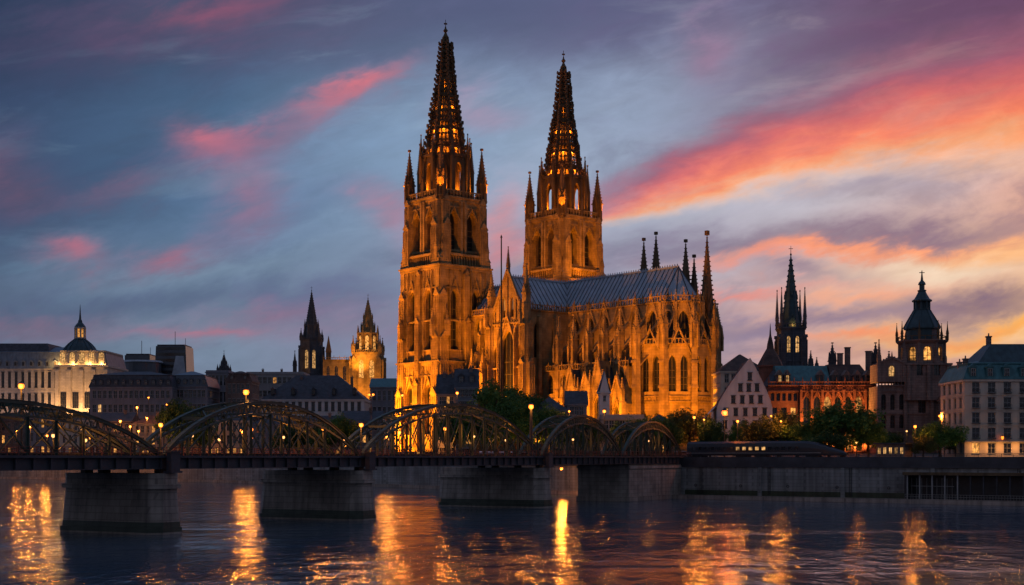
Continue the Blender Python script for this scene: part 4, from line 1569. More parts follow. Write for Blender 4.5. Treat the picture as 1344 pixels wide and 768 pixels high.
# ------------------------------------------------------------------ generic building maker
def rect_roof(mb, w, d, z, h, kind, over=.5, m=0):
    if kind == 'hip':
        i = min(w, d) / 2 * .98
        mb.taper((-over, w + over, -over, d + over), z + .004, (i, w - i, i, d - i) if w > d else (i, w - i, i, d - i), z + h, m)
    elif kind == 'mansard':
        mb.taper((-over, w + over, -over, d + over), z + .004, (1.4, w - 1.4, 1.4, d - 1.4), z + h * .68, m)
        mb.box(1.2, w - 1.2, 1.2, d - 1.2, z + h * .68 + .004, z + h * .68 + .3, m)
        i = min(w, d) / 2 * .9
        mb.taper((1.4, w - 1.4, 1.4, d - 1.4), z + h * .68 + .304, (i, w - i, i, d - i), z + h, m)
    elif kind == 'gable':
        mb.idx([(-over, -over, z), (w + over, -over, z), (w + over, d + over, z), (-over, d + over, z), (-over, d / 2, z + h), (w + over, d / 2, z + h)],
               [(0, 1, 5, 4), (2, 3, 4, 5), (0, 4, 3), (1, 2, 5), (3, 2, 1, 0)], m)
    elif kind == 'gable_front':
        mb.idx([(-over, -.15, z), (w + over, -.15, z), (w + over, d + over, z), (-over, d + over, z), (w / 2, -.15, z + h), (w / 2, d + over, z + h)],
               [(0, 3, 5, 4), (1, 4, 5, 2), (3, 2, 5), (3, 2, 1, 0)], m)
    else:
        mb.box(.35, w - .35, .35, d - .35, z - .35, z - .1, m)


def building(name, label, cat, px0, px1, Y, py_eave, depth, floors, nwin, wallm, roof='hip', roof_h=5.0, roofm='slate', yaw=0.0, win=(1.3, .62), kind='flat',
             glass='glass', frame='frame', lit='lit', lit_p=0.04, base=None, dormers=0, chimneys=0, group=None, side_n=None, sill=True, bands=True, ground_lit=0.0, band_m=None):
    """a house between two picture columns at distance Y; windows are recessed objects"""
    x0 = X(px0, Y)
    w = (px1 - px0) * Y / F_PX
    zb = ground_z(x0 + w / 2, Y) - .6 if base is None else base
    if yaw:
        w /= math.cos(R(yaw))
    t = thing(name, label, cat, (x0, Y, zb), R(yaw), group)
    H_ = Z(py_eave, Y) - zb
    st = (H_ - .8) / floors
    ww, hf = win
    rise = ww * .5 if kind == 'round' else (ww * .85 if kind == 'gothic' else 0)
    def ops_for(L, n):
        o = []
        for f in range(floors):
            hh = st * hf - rise
            o += row_ops(L, n, ww, .8 + st * f + st * (1 - hf) * .45, hh, .8, kind, rise)
        return o
    mb = MB()
    sn = side_n if side_n is not None else max(1, int(round(nwin * depth / w)))
    sides = [((0, 0), (1, 0), w, nwin), ((w, 0), (0, 1), depth, sn), ((w, depth), (-1, 0), w, 0), ((0, depth), (0, -1), depth, sn)]
    todo = []
    for o, u, L, n in sides:
        ops = ops_for(L, n) if n else []
        gf = None
        if roof == 'gable_front' and u[0] != 0:
            gf = lambda a, L=L: H_ + roof_h * (1 - abs(a - L / 2) / (L / 2))
        if roof == 'gable' and u[1] != 0:
            gf = lambda a, L=L: H_ + roof_h * (1 - abs(a - L / 2) / (L / 2))
        wall(mb, o, u, L, 0, gf or H_, ops, .35)
        if bands:
            for f in range(1, floors):
                face_strip(mb, o, u, 0, L, -.02, .14, .8 + st * f - .18, .8 + st * f + .06)
            face_strip(mb, o, u, -.3, L + .3, -.02, .42, H_ - .5, H_ - .04)
        todo.append((o, u, ops))
    mb.box(.4, w - .4, .4, depth - .4, 0, H_ - .4)
    if roof == 'flat':
        for o, u, L, n in sides:
            face_strip(mb, o, u, 0.3, L - .3, -.35, 0.0, H_ + .003, H_ + .8)
    wo = mb.build('wall', M[wallm], t)
    for o, u, ops in todo:
        nrow = len(ops) // floors if floors else 0
        for i in range(0, len(ops), max(1, nrow)):
            pr = ground_lit if (i == 0 and ground_lit) else lit_p
            put_windows(wo, o, u, ops[i:i + nrow], .33, 1 if ww < 1.9 else 2, 1, glass, frame, lit, pr, fw=.09, sill=sill)
    mb = MB(); rect_roof(mb, w, depth, H_, roof_h, roof)
    rf = mb.build('roof', M[roofm], t)
    for i in range(dormers):
        a = w * (i + .5) / dormers
        zz = H_ + roof_h * (.1 if roof == 'mansard' else .18)
        dh = min(2.4, roof_h * .42)
        yy = -.25 if roof == 'mansard' else 1.2
        mb = MB()
        mb.box(a - .85, a + .85, yy, yy + 2.6, zz, zz + dh)
        mb.idx([(a - 1.05, yy - .15, zz + dh), (a + 1.05, yy - .15, zz + dh), (a + 1.05, yy + 3.0, zz + dh), (a - 1.05, yy + 3, zz + dh), (a, yy - .15, zz + dh + .9), (a, yy + 3, zz + dh + .9)],
               [(0, 1, 4), (1, 2, 5, 4), (3, 0, 4, 5), (2, 3, 5), (3, 2, 1, 0)])
        dm = mb.build('dormer', M[roofm], rf)
        g = lit if random.random() < lit_p else glass
        link('window', window_mesh(1.1, dh - .5, 0, 'flat', 1, 1, g, frame, .09, False), dm, (a, yy - .02, zz + .25))
    for i in range(chimneys):
        a = w * (i + .7) / chimneys
        mb = MB()
        hh = roof_h * .75 + 1.6
        mb.box(a - .55, a + .55, depth * .4, depth * .4 + .8, H_ + .5, H_ + hh)
        mb.box(a - .7, a + .7, depth * .4 - .12, depth * .4 + .92, H_ + hh + .003, H_ + hh + .25)
        for k in (-.3, .3):
            mb.frustum(8, .17, .13, H_ + hh + .25, H_ + hh + .9, a + k, depth * .4 + .4)
        mb.build('chimney', M['brownstone'], rf)
    return t, w, H_, wo, rf


def spire_part(parent, name, m, x, y, z0, r, h, n=8, crockets=True, lucarnes=True):
    mb = MB()
    mb.frustum(n, r, .08, z0, z0 + h, x, y, math.pi / n)
    if crockets:
        for k in range(n):
            a = math.pi / n + 2 * math.pi * k / n
            mb.bar((x + r * math.cos(a), y + r * math.sin(a), z0), (x, y, z0 + h), .22)
            for i in range(1, 14):
                q = r * (1 - i / 14) + .18
                mb.box(x + q * math.cos(a) - .16, x + q * math.cos(a) + .16, y + q * math.sin(a) - .16, y + q * math.sin(a) + .16, z0 + h * i / 14 - .2, z0 + h * i / 14 + .3)
    if lucarnes:
        for k in range(4):
            a = k * math.pi / 2
            u = (-math.sin(a), math.cos(a)); nn = (math.cos(a), math.sin(a))
            for zt, s in ((.08, .5), (.4, .28)):
                q = r * (1 - zt) * .93
                w = r * s
                o = (x + nn[0] * (q + .25) - u[0] * w / 2, y + nn[1] * (q + .25) - u[1] * w / 2)
                gablet(mb, o, u, w / 2, w, z0 + h * zt, w * 1.6, -.5, .2, t=.2)
    mb.lathe([(.1, z0 + h - .3), (.35, z0 + h + .2), (.1, z0 + h + .7), (.06, z0 + h + 3.0)], 6, x, y)
    mb.box(x - .7, x + .7, y - .06, y + .06, z0 + h + 2.0, z0 + h + 2.16)
    return mb.build(name, M[m], parent)


def church_tower(t, x, y, z0, w, ht, hs, wallm, spirem, glass='glass', name='tower', lit=None, floors=3):
    mb = MB()
    h = w / 2
    allw = []
    for (sx, sy), u in FACES:
        o = (x + sx * h, y + sy * h)
        ops = []
        for f in range(floors):
            zz = z0 + ht * (f + .25) / floors
            hh = ht / floors * .42
            for c in (.32, .68):
                ops.append((w * c, w * .17, zz, zz + hh, w * .14, 'gothic'))
        wall(mb, o, u, w, z0, z0 + ht, ops, .6)
        for f in range(1, floors + 1):
            face_strip(mb, o, u, 0, w, -.02, .3, z0 + ht * f / floors - .5, z0 + ht * f / floors - .04)
        face_strip(mb, o, u, w * .5 - .2, w * .5 + .2, -.02, .35, z0, z0 + ht - 1)
        parapet(mb, o, u, w, z0 + ht, 1.3, step=1.3)
        allw.append((o, u, ops))
    for sx in (-1, 1):
        for sy in (-1, 1):
            for dx, dy in ((sx, 0), (0, sy)):
                buttress(mb, x + sx * h * (.84 if dx == 0 else .97), y + sy * h * (.84 if dy == 0 else .97), dx, dy, [(z0 + ht * .5, w * .16), (z0 + ht * .93, w * .09)], w * .16, z0)
    mb.box(x - h + .7, x + h - .7, y - h + .7, y + h - .7, z0, z0 + ht - .1)
    tw = mb.build(name, M[wallm], t)
    for o, u, ops in allw:
        for i, op in enumerate(ops):
            put_windows(tw, o, u, [op], .55, 1, 2, lit if (lit and i >= len(ops) - 2) else glass, wallm, fw=.12)
    for sx in (-1, 1):
        for sy in (-1, 1):
            mb = MB(); pinnacle(mb, x + sx * h * .92, y + sy * h * .92, z0 + ht, w * .13, w * .12, w * .42); mb.build('pinnacle', M[wallm], tw)
    if hs:
        spire_part(tw, 'spire', spirem, x, y, z0 + ht, h * .82, hs)
    return tw

# ------------------------------------------------------------------ left bank of the picture
def grand_building():
    Y = 690
    t, w, H_, wo, rf = building('grand_building', 'grand pale stone building with glowing attic and domed lantern, far left', 'building', -90, 141, Y, 484, 34, 4, 26, 'cream', 'mansard', 12, 'zinc',
                                win=(1.5, .72), dormers=22, frame='frame_dark', lit_p=.02, base=10)
    mb = MB(); mb.taper((3, w - 30, 3, 30), H_ + 8.6, (6, w - 32, 6, 27), H_ + 13.2); mb.build('upper_roof', M['slate'], rf)
    # lit end pavilion with giant pilasters and a glazed attic
    s = Y / F_PX
    x0, x1 = w - 66 * s, w + .6
    mb = MB()
    mb.box(x0, x1, -2.2, 33, 0, H_ + .6)
    mb.box(x0 - .6, x1 + .6, -3.0, 33.6, H_ + .604, H_ + 1.7)
    for i in range(5):
        a = x0 + .8 + (x1 - x0 - 1.6) * i / 4
        mb.box(a - .9, a + .9, -2.95, -2.203, 2, H_ - .5)
        mb.box(a - 1.15, a + 1.15, -3.2, -2.206, H_ - 2.0, H_ - .7)
    pv = mb.build('pavilion', M['cream'], wo)
    for i in range(4):
        a = x0 + .8 + (x1 - x0 - 1.6) * (i + .5) / 4
        for zz, hh in ((5, 6), (13, 9), (24.5, 8)):
            link('window', window_mesh(3.0, hh, 0, 'flat', 2, 3, 'lit' if (i, zz) in ((1, 13),) else 'glass', 'frame_dark', .12, False), pv, (a, -2.22, zz))
    mb = MB()
    za = H_ + 1.704
    mb.taper((x0 + 1, x1 - 1, -1.4, 32), za, (x0 + 2.4, x1 - 2.4, .6, 30), za + 6.8)
    mb.box(x0 + 1.6, x1 - 1.6, -.2, 31, za + 6.804, za + 7.5)
    at = mb.build('attic', M['cream'], wo)
    for i in range(5):
        a = x0 + 3.2 + (x1 - x0 - 6.4) * i / 4
        link('window', window_mesh(2.8, 4.4, 1.3, 'round', 2, 2, 'lit_pale', 'frame_dark', .12, False), at, (a, -1.62, za + .8))
    cx, cy = w - 44 * s, 10
    zr = za + 7.2
    mb = MB()
    mb.lathe([(9.2, zr - 4), (9.2, zr - .6), (8.6, zr), (8.3, zr + .7), (7.2, zr + 2.6), (5.6, zr + 4.4), (3.8, zr + 5.9), (2.8, zr + 6.7), (2.7, zr + 7)], 16, cx, cy)
    for k in range(16):
        a = 2 * math.pi * k / 16
        pr = [(8.4, zr + .7), (7.3, zr + 2.6), (5.7, zr + 4.4), (3.9, zr + 5.9), (2.9, zr + 6.7)]
        for (r0, z0), (r1, z1) in zip(pr, pr[1:]):
            mb.bar((cx + r0 * math.cos(a), cy + r0 * math.sin(a), z0), (cx + r1 * math.cos(a), cy + r1 * math.sin(a), z1), .4)
    mb.build('dome', M['copper_dark'], rf)
    mb = MB()
    z = zr + 7
    mb.frustum(8, 3.1, 3.1, z, z + .6, cx, cy)
    for k in range(8):
        a = 2 * math.pi * (k + .5) / 8
        mb.bar((cx + 2.5 * math.cos(a), cy + 2.5 * math.sin(a), z + .5), (cx + 2.5 * math.cos(a), cy + 2.5 * math.sin(a), z + 5.2), .6)
    mb.frustum(8, 3.1, 2.9, z + 5.1, z + 5.9, cx, cy)
    ln = mb.build('lantern', M['cream'], rf)
    mb = MB(); mb.frustum(8, 1.8, 1.8, z + .604, z + 5.0, cx, cy, math.pi / 8); mb.build('lantern_glazing', M['lit'], ln)
    mb = MB(); mb.lathe([(3.0, z + 5.904), (2.1, z + 7.2), (1.2, z + 8.2), (1.0, z + 9.2), (.6, z + 10), (.35, z + 13), (.08, z + 17.5)], 10, cx, cy); mb.build('lantern_spire', M['copper_dark'], ln)
    for k, px in enumerate((-40, -15, 10, 35, 58)):              # added fill spots with no visible source, standing for dusk light on the wing
        ld = bpy.data.lights.new('upward_spot', 'SPOT'); ld.energy = 3600; ld.color = (1, .55, .36); ld.spot_size = R(110); ld.spot_blend = .9; ld.shadow_soft_size = .4
        link('upward_spot', ld, t, ((px + 90) * s, -14, 14), (R(140), 0, 0))
    for k, px in enumerate((76, 97, 119, 134)):              # uplights that wash the pavilion front
        ld = bpy.data.lights.new('upward_spot', 'SPOT'); ld.energy = 26000; ld.color = (1, .50, .18); ld.spot_size = R(80); ld.spot_blend = .8; ld.shadow_soft_size = .3
        lo = link('upward_spot', ld, t, ((px + 90) * s, -9, 16), (R(152), 0, 0))
        ld = bpy.data.lights.new('cornice_light', 'POINT'); ld.energy = 2200; ld.color = (1, .50, .13); ld.shadow_soft_size = .3
        link('cornice_light', ld, t, ((px + 90) * s, -2.6, za + 1.0))


grand_building()
building('office_block', 'long dark slate roofed block with a lit attic strip behind the left arch', 'building', 118, 226, 640, 508, 30, 5, 15, 'grey', 'mansard', 8.0, 'slate', win=(1.6, .55), lit='lit_pale', lit_p=.02, dormers=11, frame='frame')
building('office_block', 'dark block with a lit top floor below the modern tower', 'building', 222, 272, 650, 507, 28, 5, 8, 'grey', 'mansard', 7.5, 'panel', win=(1.6, .5), lit='lit', lit_p=.06, dormers=6)


def modern(px0, px1, Y, top, taper, name, label):
    w = (px1 - px0) * Y / F_PX
    t = thing(name, label, 'building', (X(px0, Y), Y, 12))
    H_ = Z(top, Y) - 12
    mb = MB()
    mb.taper((-taper, w + taper, 0, 22), 0, (0, w, 1, 20), H_)
    wo = mb.build('wall', M['panel'], t)
    mb = MB(); mb.box(.6, w - .6, 1.6, 19, H_ + .004, H_ + .9); mb.bar((w * .55, 8, H_ + .9), (w * .55, 8, H_ + 9), .25); mb.bar((w * .9, 8, H_ + .9), (w * .9, 8, H_ + 5), .2)
    mb.build('roof', M['girder'], t)
    rows = int(H_ / 3.4)
    for i in range(rows):
        z = 2 + 3.4 * i
        if z < H_ * .45:
            continue
        q = taper * (1 - z / H_)
        mb = MB(); mb.box(-q + .8, w + q - .8, -.05, .3, z, z + 1.7); mb.build('window_band', M['glass'], wo, (0, z / H_ - .06, 0))
    return t, w, H_


modern(163, 196, 800, 466, 0, 'modern_block', 'flat topped dark modern block left of the taller tapered one')
t, w, H_ = modern(204, 243, 790, 454, 2.5, 'modern_tower', 'tallest modern tower, dark and tapered with a mast on top')
mb = MB(); mb.poly([(w * .55, -.1, H_ * .72), (w + .6, -.1, H_ * .72), (w * .93, .9, H_ * .92), (w * .68, .9, H_ * .92)]); mb.prism([(w * .55, -.15, H_ * .70), (w + .6, -.15, H_ * .70), (w + .6, -.15, H_ * .72), (w * .55, -.15, H_ * .72)], (0, .5, 0))
mb.build('glass_front', mat('pale_glass', (.3, .33, .38), .2, .2, .3, .02), t)


def drum():
    Y = 770
    t = thing('round_hall', 'low round hall with a blue-grey drum under the dark modern block', 'building', (X(178, Y), Y + 14, 12))
    h = Z(474, Y) - 12
    mb = MB(); mb.frustum(24, 11, 10.5, 0, h); mb.build('wall', M['panel'], t)
    mb = MB(); mb.frustum(24, 11.6, 11.2, h + .004, h + 1); mb.frustum(24, 17, 17, h * .72, h * .76); mb.build('roof', M['lead'], t)


drum()
building('terrace_house', 'narrow building with a pale flat roof below the small far spire', 'building', 270, 300, 690, 488, 20, 5, 5, 'grey', 'flat', 1, 'concrete', lit_p=.05)
building('terrace_house', 'brown building with one glowing dormer left of the pale flat block', 'building', 296, 330, 660, 500, 20, 5, 5, 'brownstone', 'mansard', 5, 'slate_brown', lit_p=.08, dormers=2)
t = thing('small_church', 'far dark church with a single slate spire behind the rooftops', 'church', (X(290, 900), 900, 12))
mb = MB(); mb.box(-14, 4, -5, 12, 0, Z(497, 900) - 12); mb.build('nave', M['greystone'], t)
church_tower(t, 2, 0, 0, 7.5, Z(487, 900) - 12, 11, 'greystone', 'slate')
building('office_block', 'pale concrete block with flat roof, lit upper windows and rooftop vents', 'building', 323, 398, 720, 490, 24, 6, 11, 'concrete', 'flat', 1, 'concrete', win=(1.9, .45), lit='lit', lit_p=.14, chimneys=3, frame='frame')
t, w, H_, wo, rf = building('town_palace', 'white classical building with a big dark hipped roof, behind the middle arches', 'building', 344, 478, 590, 524, 26, 4, 15, 'white', 'hip', 11, 'slate', win=(1.5, .62), lit_p=.03, dormers=5, frame='frame_dark', chimneys=2)
building('terrace_house', 'house with a blue-green metal roof left of the cathedral', 'building', 486, 523, 640, 508, 16, 4, 5, 'grey', 'gable', 4.5, 'copper', lit_p=.1)
building('terrace_house', 'grey gabled house low against the foot of the near tower', 'building', 520, 548, 560, 523, 14, 4, 4, 'grey', 'gable', 5, 'slate', lit_p=.1)
building('terrace_house', 'house with a steep slate roof under the near cathedral tower', 'building', 545, 580, 540, 521, 14, 4, 5, 'grey', 'gable_front', 6, 'slate', lit_p=.08)
building('terrace_house', 'tall dark roofed house right in front of the cathedral porch', 'building', 574, 598, 432, 517, 12, 5, 4, 'grey', 'gable', 6.5, 'slate', lit_p=.05, chimneys=2)
building('terrace_house', 'dark roofed house with two dormers beside the cathedral porch', 'building', 598, 626, 425, 508, 12, 6, 4, 'grey', 'gable', 6.0, 'slate', lit_p=.05, chimneys=1, dormers=2)

# the two far churches
t = thing('dark_church', 'dark unlit church with a needle spire left of the golden church', 'church', (X(409, 860), 860, 12))
mb = MB(); mb.box(-9, 20, 6, 26, 0, Z(492, 860) - 12); mb.build('nave', M['greystone'], t)
tw = church_tower(t, 0, 0, 0, 12.5, Z(447, 860) - 12, 0, 'greystone', 'slate', lit='lit_pale')
zt_ = Z(447, 860) - 12
mb = MB(); mb.frustum(8, 4.3, 4.0, zt_, zt_ + 9.5, rot=math.pi / 8); mb.frustum(8, 4.6, 4.6, zt_ + 9.0, zt_ + 9.8, rot=math.pi / 8)
for k in range(8):
    a = math.pi / 8 + k * math.pi / 4
    pinnacle(mb, 4.5 * math.cos(a), 4.5 * math.sin(a), zt_, .7, 9, 4, False)
mb.build('upper_stage', M['greystone'], tw)
spire_part(tw, 'spire', 'slate', 0, 0, zt_ + 9.8, 3.7, Z(382, 860) - 12 - zt_ - 9.8, lucarnes=False)
for sx in (-1, 1):
    mb = MB(); pinnacle(mb, sx * 11, 3, 0, 2.2, Z(480, 860) - 12, 9); mb.build('stair_turret', M['greystone'], tw)
t = thing('golden_church', 'golden floodlit church with a ringed spire left of the cathedral', 'church', (X(483, 830), 830, 12))
gh = Z(473, 830) - 12
mb = MB()
o_, u_ = (-27, -2), (1, 0)
go = row_ops(21, 4, 2.0, gh - 12, 7, .6, 'gothic', 1.8)
wall(mb, o_, u_, 21, 0, gh, go, .5); mb.box(-27, -6, -1.4, 14, 0, gh - .1); parapet(mb, o_, u_, 21, gh, 1.4)
nv = mb.build('nave', M['stone'], t); put_windows(nv, o_, u_, go, .5, 1, 2, 'glass', 'stone', fw=.15)
mb = MB(); mb.frustum(4, 2.0, 2.0, gh, gh + 5, -24, 1, math.pi / 4); mb.frustum(4, 2.4, .1, gh + 5, gh + 15, -24, 1, math.pi / 4); mb.build('stair_turret', M['stone_dark'], nv)
tw = church_tower(t, 0, 0, 0, 17.5, Z(464, 830) - 12, 0, 'stone', 'stone', lit='lit')
z = Z(464, 830) - 12
mb = MB(); mb.frustum(8, 6.3, 5.9, z, z + 12, rot=math.pi / 8)
for k in range(8):
    a = math.pi / 8 + k * math.pi / 4
    pinnacle(mb, 6.4 * math.cos(a), 6.4 * math.sin(a), z, .9, 11.5, 5)
mb.frustum(8, 6.8, 6.8, z + 11.6, z + 12.4, rot=math.pi / 8)
lt = mb.build('lantern', M['stone'], tw)
for k in range(8):
    a = k * math.pi / 4
    link('window', window_mesh(2.2, 7.5, 1.8, 'gothic', 1, 2, 'lit', 'stone', .15, False), lt, (5.86 * math.cos(a), 5.86 * math.sin(a), z + 1.5), a + math.pi / 2)
spire_part(tw, 'spire', 'stone', 0, 0, z + 12.4, 4.7, Z(392, 830) - 12 - z - 12.4)
for lx, ly, lz, e in ((-16, -26, 25, 60), (4, -30, 25, 90), (-4, -22, 50, 60)):
    ld = bpy.data.lights.new('flood_beam', 'SPOT'); ld.energy = e * K * .8; ld.color = (1, .38, .03); ld.spot_size = R(80); ld.spot_blend = .9; ld.shadow_soft_size = .4
    link('flood_beam', ld, t, (lx, ly, lz), (R(122), 0, 0))

# low houses along the embankment, seen through the arches
specs = [(-60, -4, 650, 548, 'grey', 'slate', 'hip', 'low quay house at the left edge of the bridge'),
         (-2, 34, 655, 552, 'brownstone', 'slate_brown', 'gable', 'low brown quay house behind the lamp at far left'),
         (36, 76, 648, 546, 'grey', 'slate', 'gable', 'quay house with grey walls behind the first arch'),
         (78, 128, 640, 551, 'beige', 'slate', 'hip', 'beige quay house behind the right half of the first arch'),
         (130, 172, 600, 553, 'brownstone', 'slate', 'gable', 'quay house in the lamplight between the first two arches'),
         (174, 214, 596, 556, 'grey', 'slate_brown', 'hip', 'low quay house in the notch between first and second arch'),
         (216, 268, 585, 549, 'grey', 'slate', 'hip', 'grey quay house behind the start of the second arch'),
         (270, 330, 575, 552, 'beige', 'slate', 'gable', 'beige quay house behind the crown of the second arch'),
         (332, 392, 560, 556, 'grey', 'slate', 'hip', 'low grey quay house below the white classical building'),
         (394, 446, 550, 558, 'brownstone', 'slate', 'gable', 'brown quay house behind the end of the second arch'),
         (448, 500, 535, 552, 'grey', 'slate', 'gable', 'grey quay house behind the third lamp of the bridge'),
         (502, 556, 515, 545, 'beige', 'slate', 'hip', 'beige quay house behind the left half of the third arch'),
         (558, 606, 500, 541, 'grey', 'slate', 'gable', 'grey quay house behind the crown of the third arch')]
for a, b, Y, pe, wm, rm, rk, lab in specs:
    building('quay_house', lab, 'house', a, b, Y, pe, 14, 3, max(3, (b - a) // 8), wm, rk, 4.0, rm, lit='lit', lit_p=.12, ground_lit=.3, group='houses along the far quay', chimneys=1)

# ------------------------------------------------------------------ middle: before the choir
building('terrace_house', 'dark roofed low house under the choir, left of the white gabled one', 'building', 744, 770, 400, 530, 10, 4, 3, 'grey', 'gable', 4, 'slate', lit_p=.05)
building('pavilion_house', 'narrow white gabled house like a tower before the choir', 'building', 787, 800, 395, 514, 6, 5, 1, 'white', 'gable_front', 6, 'concrete', win=(.8, .4), lit_p=0, side_n=1)
building('station_hall', 'low pale flat building between the trees below the chapels', 'building', 788, 846, 365, 548, 12, 3, 7, 'concrete', 'flat', 1, 'concrete', lit_p=.05)
building('terrace_house', 'dark low house in the trees right of the near transept', 'building', 700, 744, 398, 538, 10, 4, 5, 'grey', 'hip', 4, 'slate', lit_p=.06)
building('terrace_house', 'dark low house at the foot of the apse', 'building', 850, 884, 372, 556, 9, 2, 4, 'grey', 'hip', 2.6, 'slate', lit_p=.05)
t = thing('mast', 'very tall thin mast standing before the transept gable', 'mast', (X(658, 455), 455, 12))
mb = MB(); mb.lathe([(.9, 0), (.8, .8), (.45, 1), (.32, 40), (.2, Z(312, 455) - 12)], 8); mb.frustum(8, .4, .05, Z(312, 455) - 12, Z(308, 455) - 12); mb.build('pole', M['stone_dark'], t)

# ------------------------------------------------------------------ right bank
def white_house():
    Y = 372
    px0, px1 = 941, 1013
    w = (px1 - px0) * Y / F_PX
    t = thing('gabled_house', 'white stepped gable house with a big dark roof right of the cathedral', 'house', (X(px0, Y), Y, 9.6), R(-4))
    H_ = Z(537, Y) - 9.6
    pk = Z(471, Y) - 9.6
    def top(a):
        c = w * .6
        t_ = abs(a - c) / (c if a < c else w - c)
        return H_ + (pk - H_) * (1 - t_) ** .8 * (1 if t_ < 1 else 0)
    ops = []
    for r, (z, n, a0, a1) in enumerate(((1.0, 5, .5, w - .5), (4.6, 5, .5, w - .5), (8.2, 5, .8, w - .6), (11.6, 5, 1.2, w - .8), (15.0, 4, 3.2, w - 2.0), (18.2, 3, 5.2, w - 3.0), (21.2, 1, 7, w - 4.2))):
        for i in range(n):
            a = a0 + (a1 - a0) * (i + .5) / n
            if z + 3 < top(a - .7) and z + 3 < top(a + .7):
                ops.append((a, 1.15, z, z + 2.0, 0, 'flat'))
    mb = MB()
    n = 28
    class W2: pass
    # gable wall cut along a curve: add break points through thin dummy columns
    edges = sorted({0.0, w} | {w * i / n for i in range(n + 1)} | {e for q in ops for e in (q[0] - q[1] / 2, q[0] + q[1] / 2)})
    for a, b in zip(edges, edges[1:]):
        if b - a < 1e-5: continue
        lo = 0
        for q in sorted([q for q in ops if abs((a + b) / 2 - q[0]) < q[1] / 2], key=lambda q: q[2]):
            mb.poly([(a, 0, lo), (b, 0, lo), (b, 0, q[2]), (a, 0, q[2])])
            mb.poly([(a, 0, q[2]), (b, 0, q[2]), (b, .35, q[2]), (a, .35, q[2])])
            mb.poly([(a, .35, q[3]), (b, .35, q[3]), (b, 0, q[3]), (a, 0, q[3])])
            lo = q[3]
        mb.poly([(a, 0, lo), (b, 0, lo), (b, 0, top(b)), (a, 0, top(a))])
        mb.hexa([(a, -.15, top(a) - .1), (b, -.15, top(b) - .1), (b, .6, top(b) - .1), (a, .6, top(a) - .1), (a, -.15, top(a) + .3), (b, -.15, top(b) + .3), (b, .6, top(b) + .3), (a, .6, top(a) + .3)])
    for q in ops:
        for s in (-1, 1):
            e = q[0] + s * q[1] / 2
            mb.poly([(e, 0, q[2]), (e, .35, q[2]), (e, .35, q[3]), (e, 0, q[3])])
    for z in (4.1, 7.7, 11.2):
        mb.box(-.1, w + .1, -.12, -.003, z, z + .2)
    mb.box(.3, w - .3, .4, 22, 0, H_ - .2)
    wall(mb, (w, .02), (0, 1), 22, 0, H_, [], .3); wall(mb, (0, 22), (0, -1), 21.9, 0, H_, [], .3)
    wo = mb.build('wall', M['white'], t)
    put_windows(wo, (0, 0), (1, 0), ops, .34, 1, 2, 'glass', 'frame_dark', 'lit', .05, fw=.09, sill=True)
    mb = MB()
    c = w * .6
    mb.poly([(-.2, .3, H_), (c, .3, pk + .2), (c, 22, pk + .2), (-.2, 22, H_)])
    mb.poly([(w + .2, .3, H_), (w + .2, 22, H_), (c, 22, pk + .2), (c, .3, pk + .2)])
    mb.poly([(-.2, 22.0, H_), (c, 22.0, pk + .2), (w + .2, 22.0, H_)])
    rf = mb.build('roof', M['slate_brown'], t)
    mb = MB(); mb.box(-4.2, 0, 2, 12, 0, H_ - 4); mb.idx([(-4.6, 1.6, H_ - 4), (-4.6, 12, H_ - 4), (0, 12, H_ + 1), (0, 1.6, H_ + 1)], [(0, 1, 2, 3)]); mb.build('side_wing', M['white'], wo)


white_house()
building('old_house', 'house with a broad dark tiled roof behind the white gabled house', 'house', 946, 1006, 412, 487, 16, 6, 6, 'beige', 'hip', 5.5, 'slate_brown', lit_p=.02)
t = thing('turret_house', 'reddish corner turret with pointed roof left of the dark spire', 'tower', (X(1011, 408), 408, 10))
h = Z(482, 408) - 10
mb = MB(); mb.frustum(8, 3.6, 3.4, 0, h); mb.frustum(8, 3.9, 3.9, h, h + .5); mb.build('wall', M['brick'], t)
mb = MB(); mb.lathe([(3.9, h + .504), (2.0, h + 4), (1.1, h + 5.5), (.9, h + 7), (.3, h + 9.5), (.05, h + 13)], 8); mb.build('roof', M['slate_brown'], t)

t = thing('spired_church', 'dark gothic church with a slim tall spire right of the cathedral', 'church', (X(1038, 440), 440, 10))
hz = Z(432, 440) - 10
tw = church_tower(t, 0, 0, 0, 7.6, hz, Z(326, 440) - 10 - hz - 2.2, 'greystone', 'copper_dark', lit='lit_pale', floors=4)
for sx in (-1, 1):
    for sy in (-1, 1):
        mb = MB(); pinnacle(mb, sx * 3.7, sy * 3.7, hz, .9, 3.0, 9.5); mb.build('pinnacle', M['greystone'], tw)
mb = MB(); mb.box(-5, 28, 4.5, 16, 0, 26); mb.build('nave', M['greystone'], t)
ld = bpy.data.lights.new('gallery_light', 'POINT'); ld.energy = 110; ld.color = (1, .42, .08); ld.shadow_soft_size = .2
link('gallery_light', ld, t, (0, -3.45, hz + 1.2))


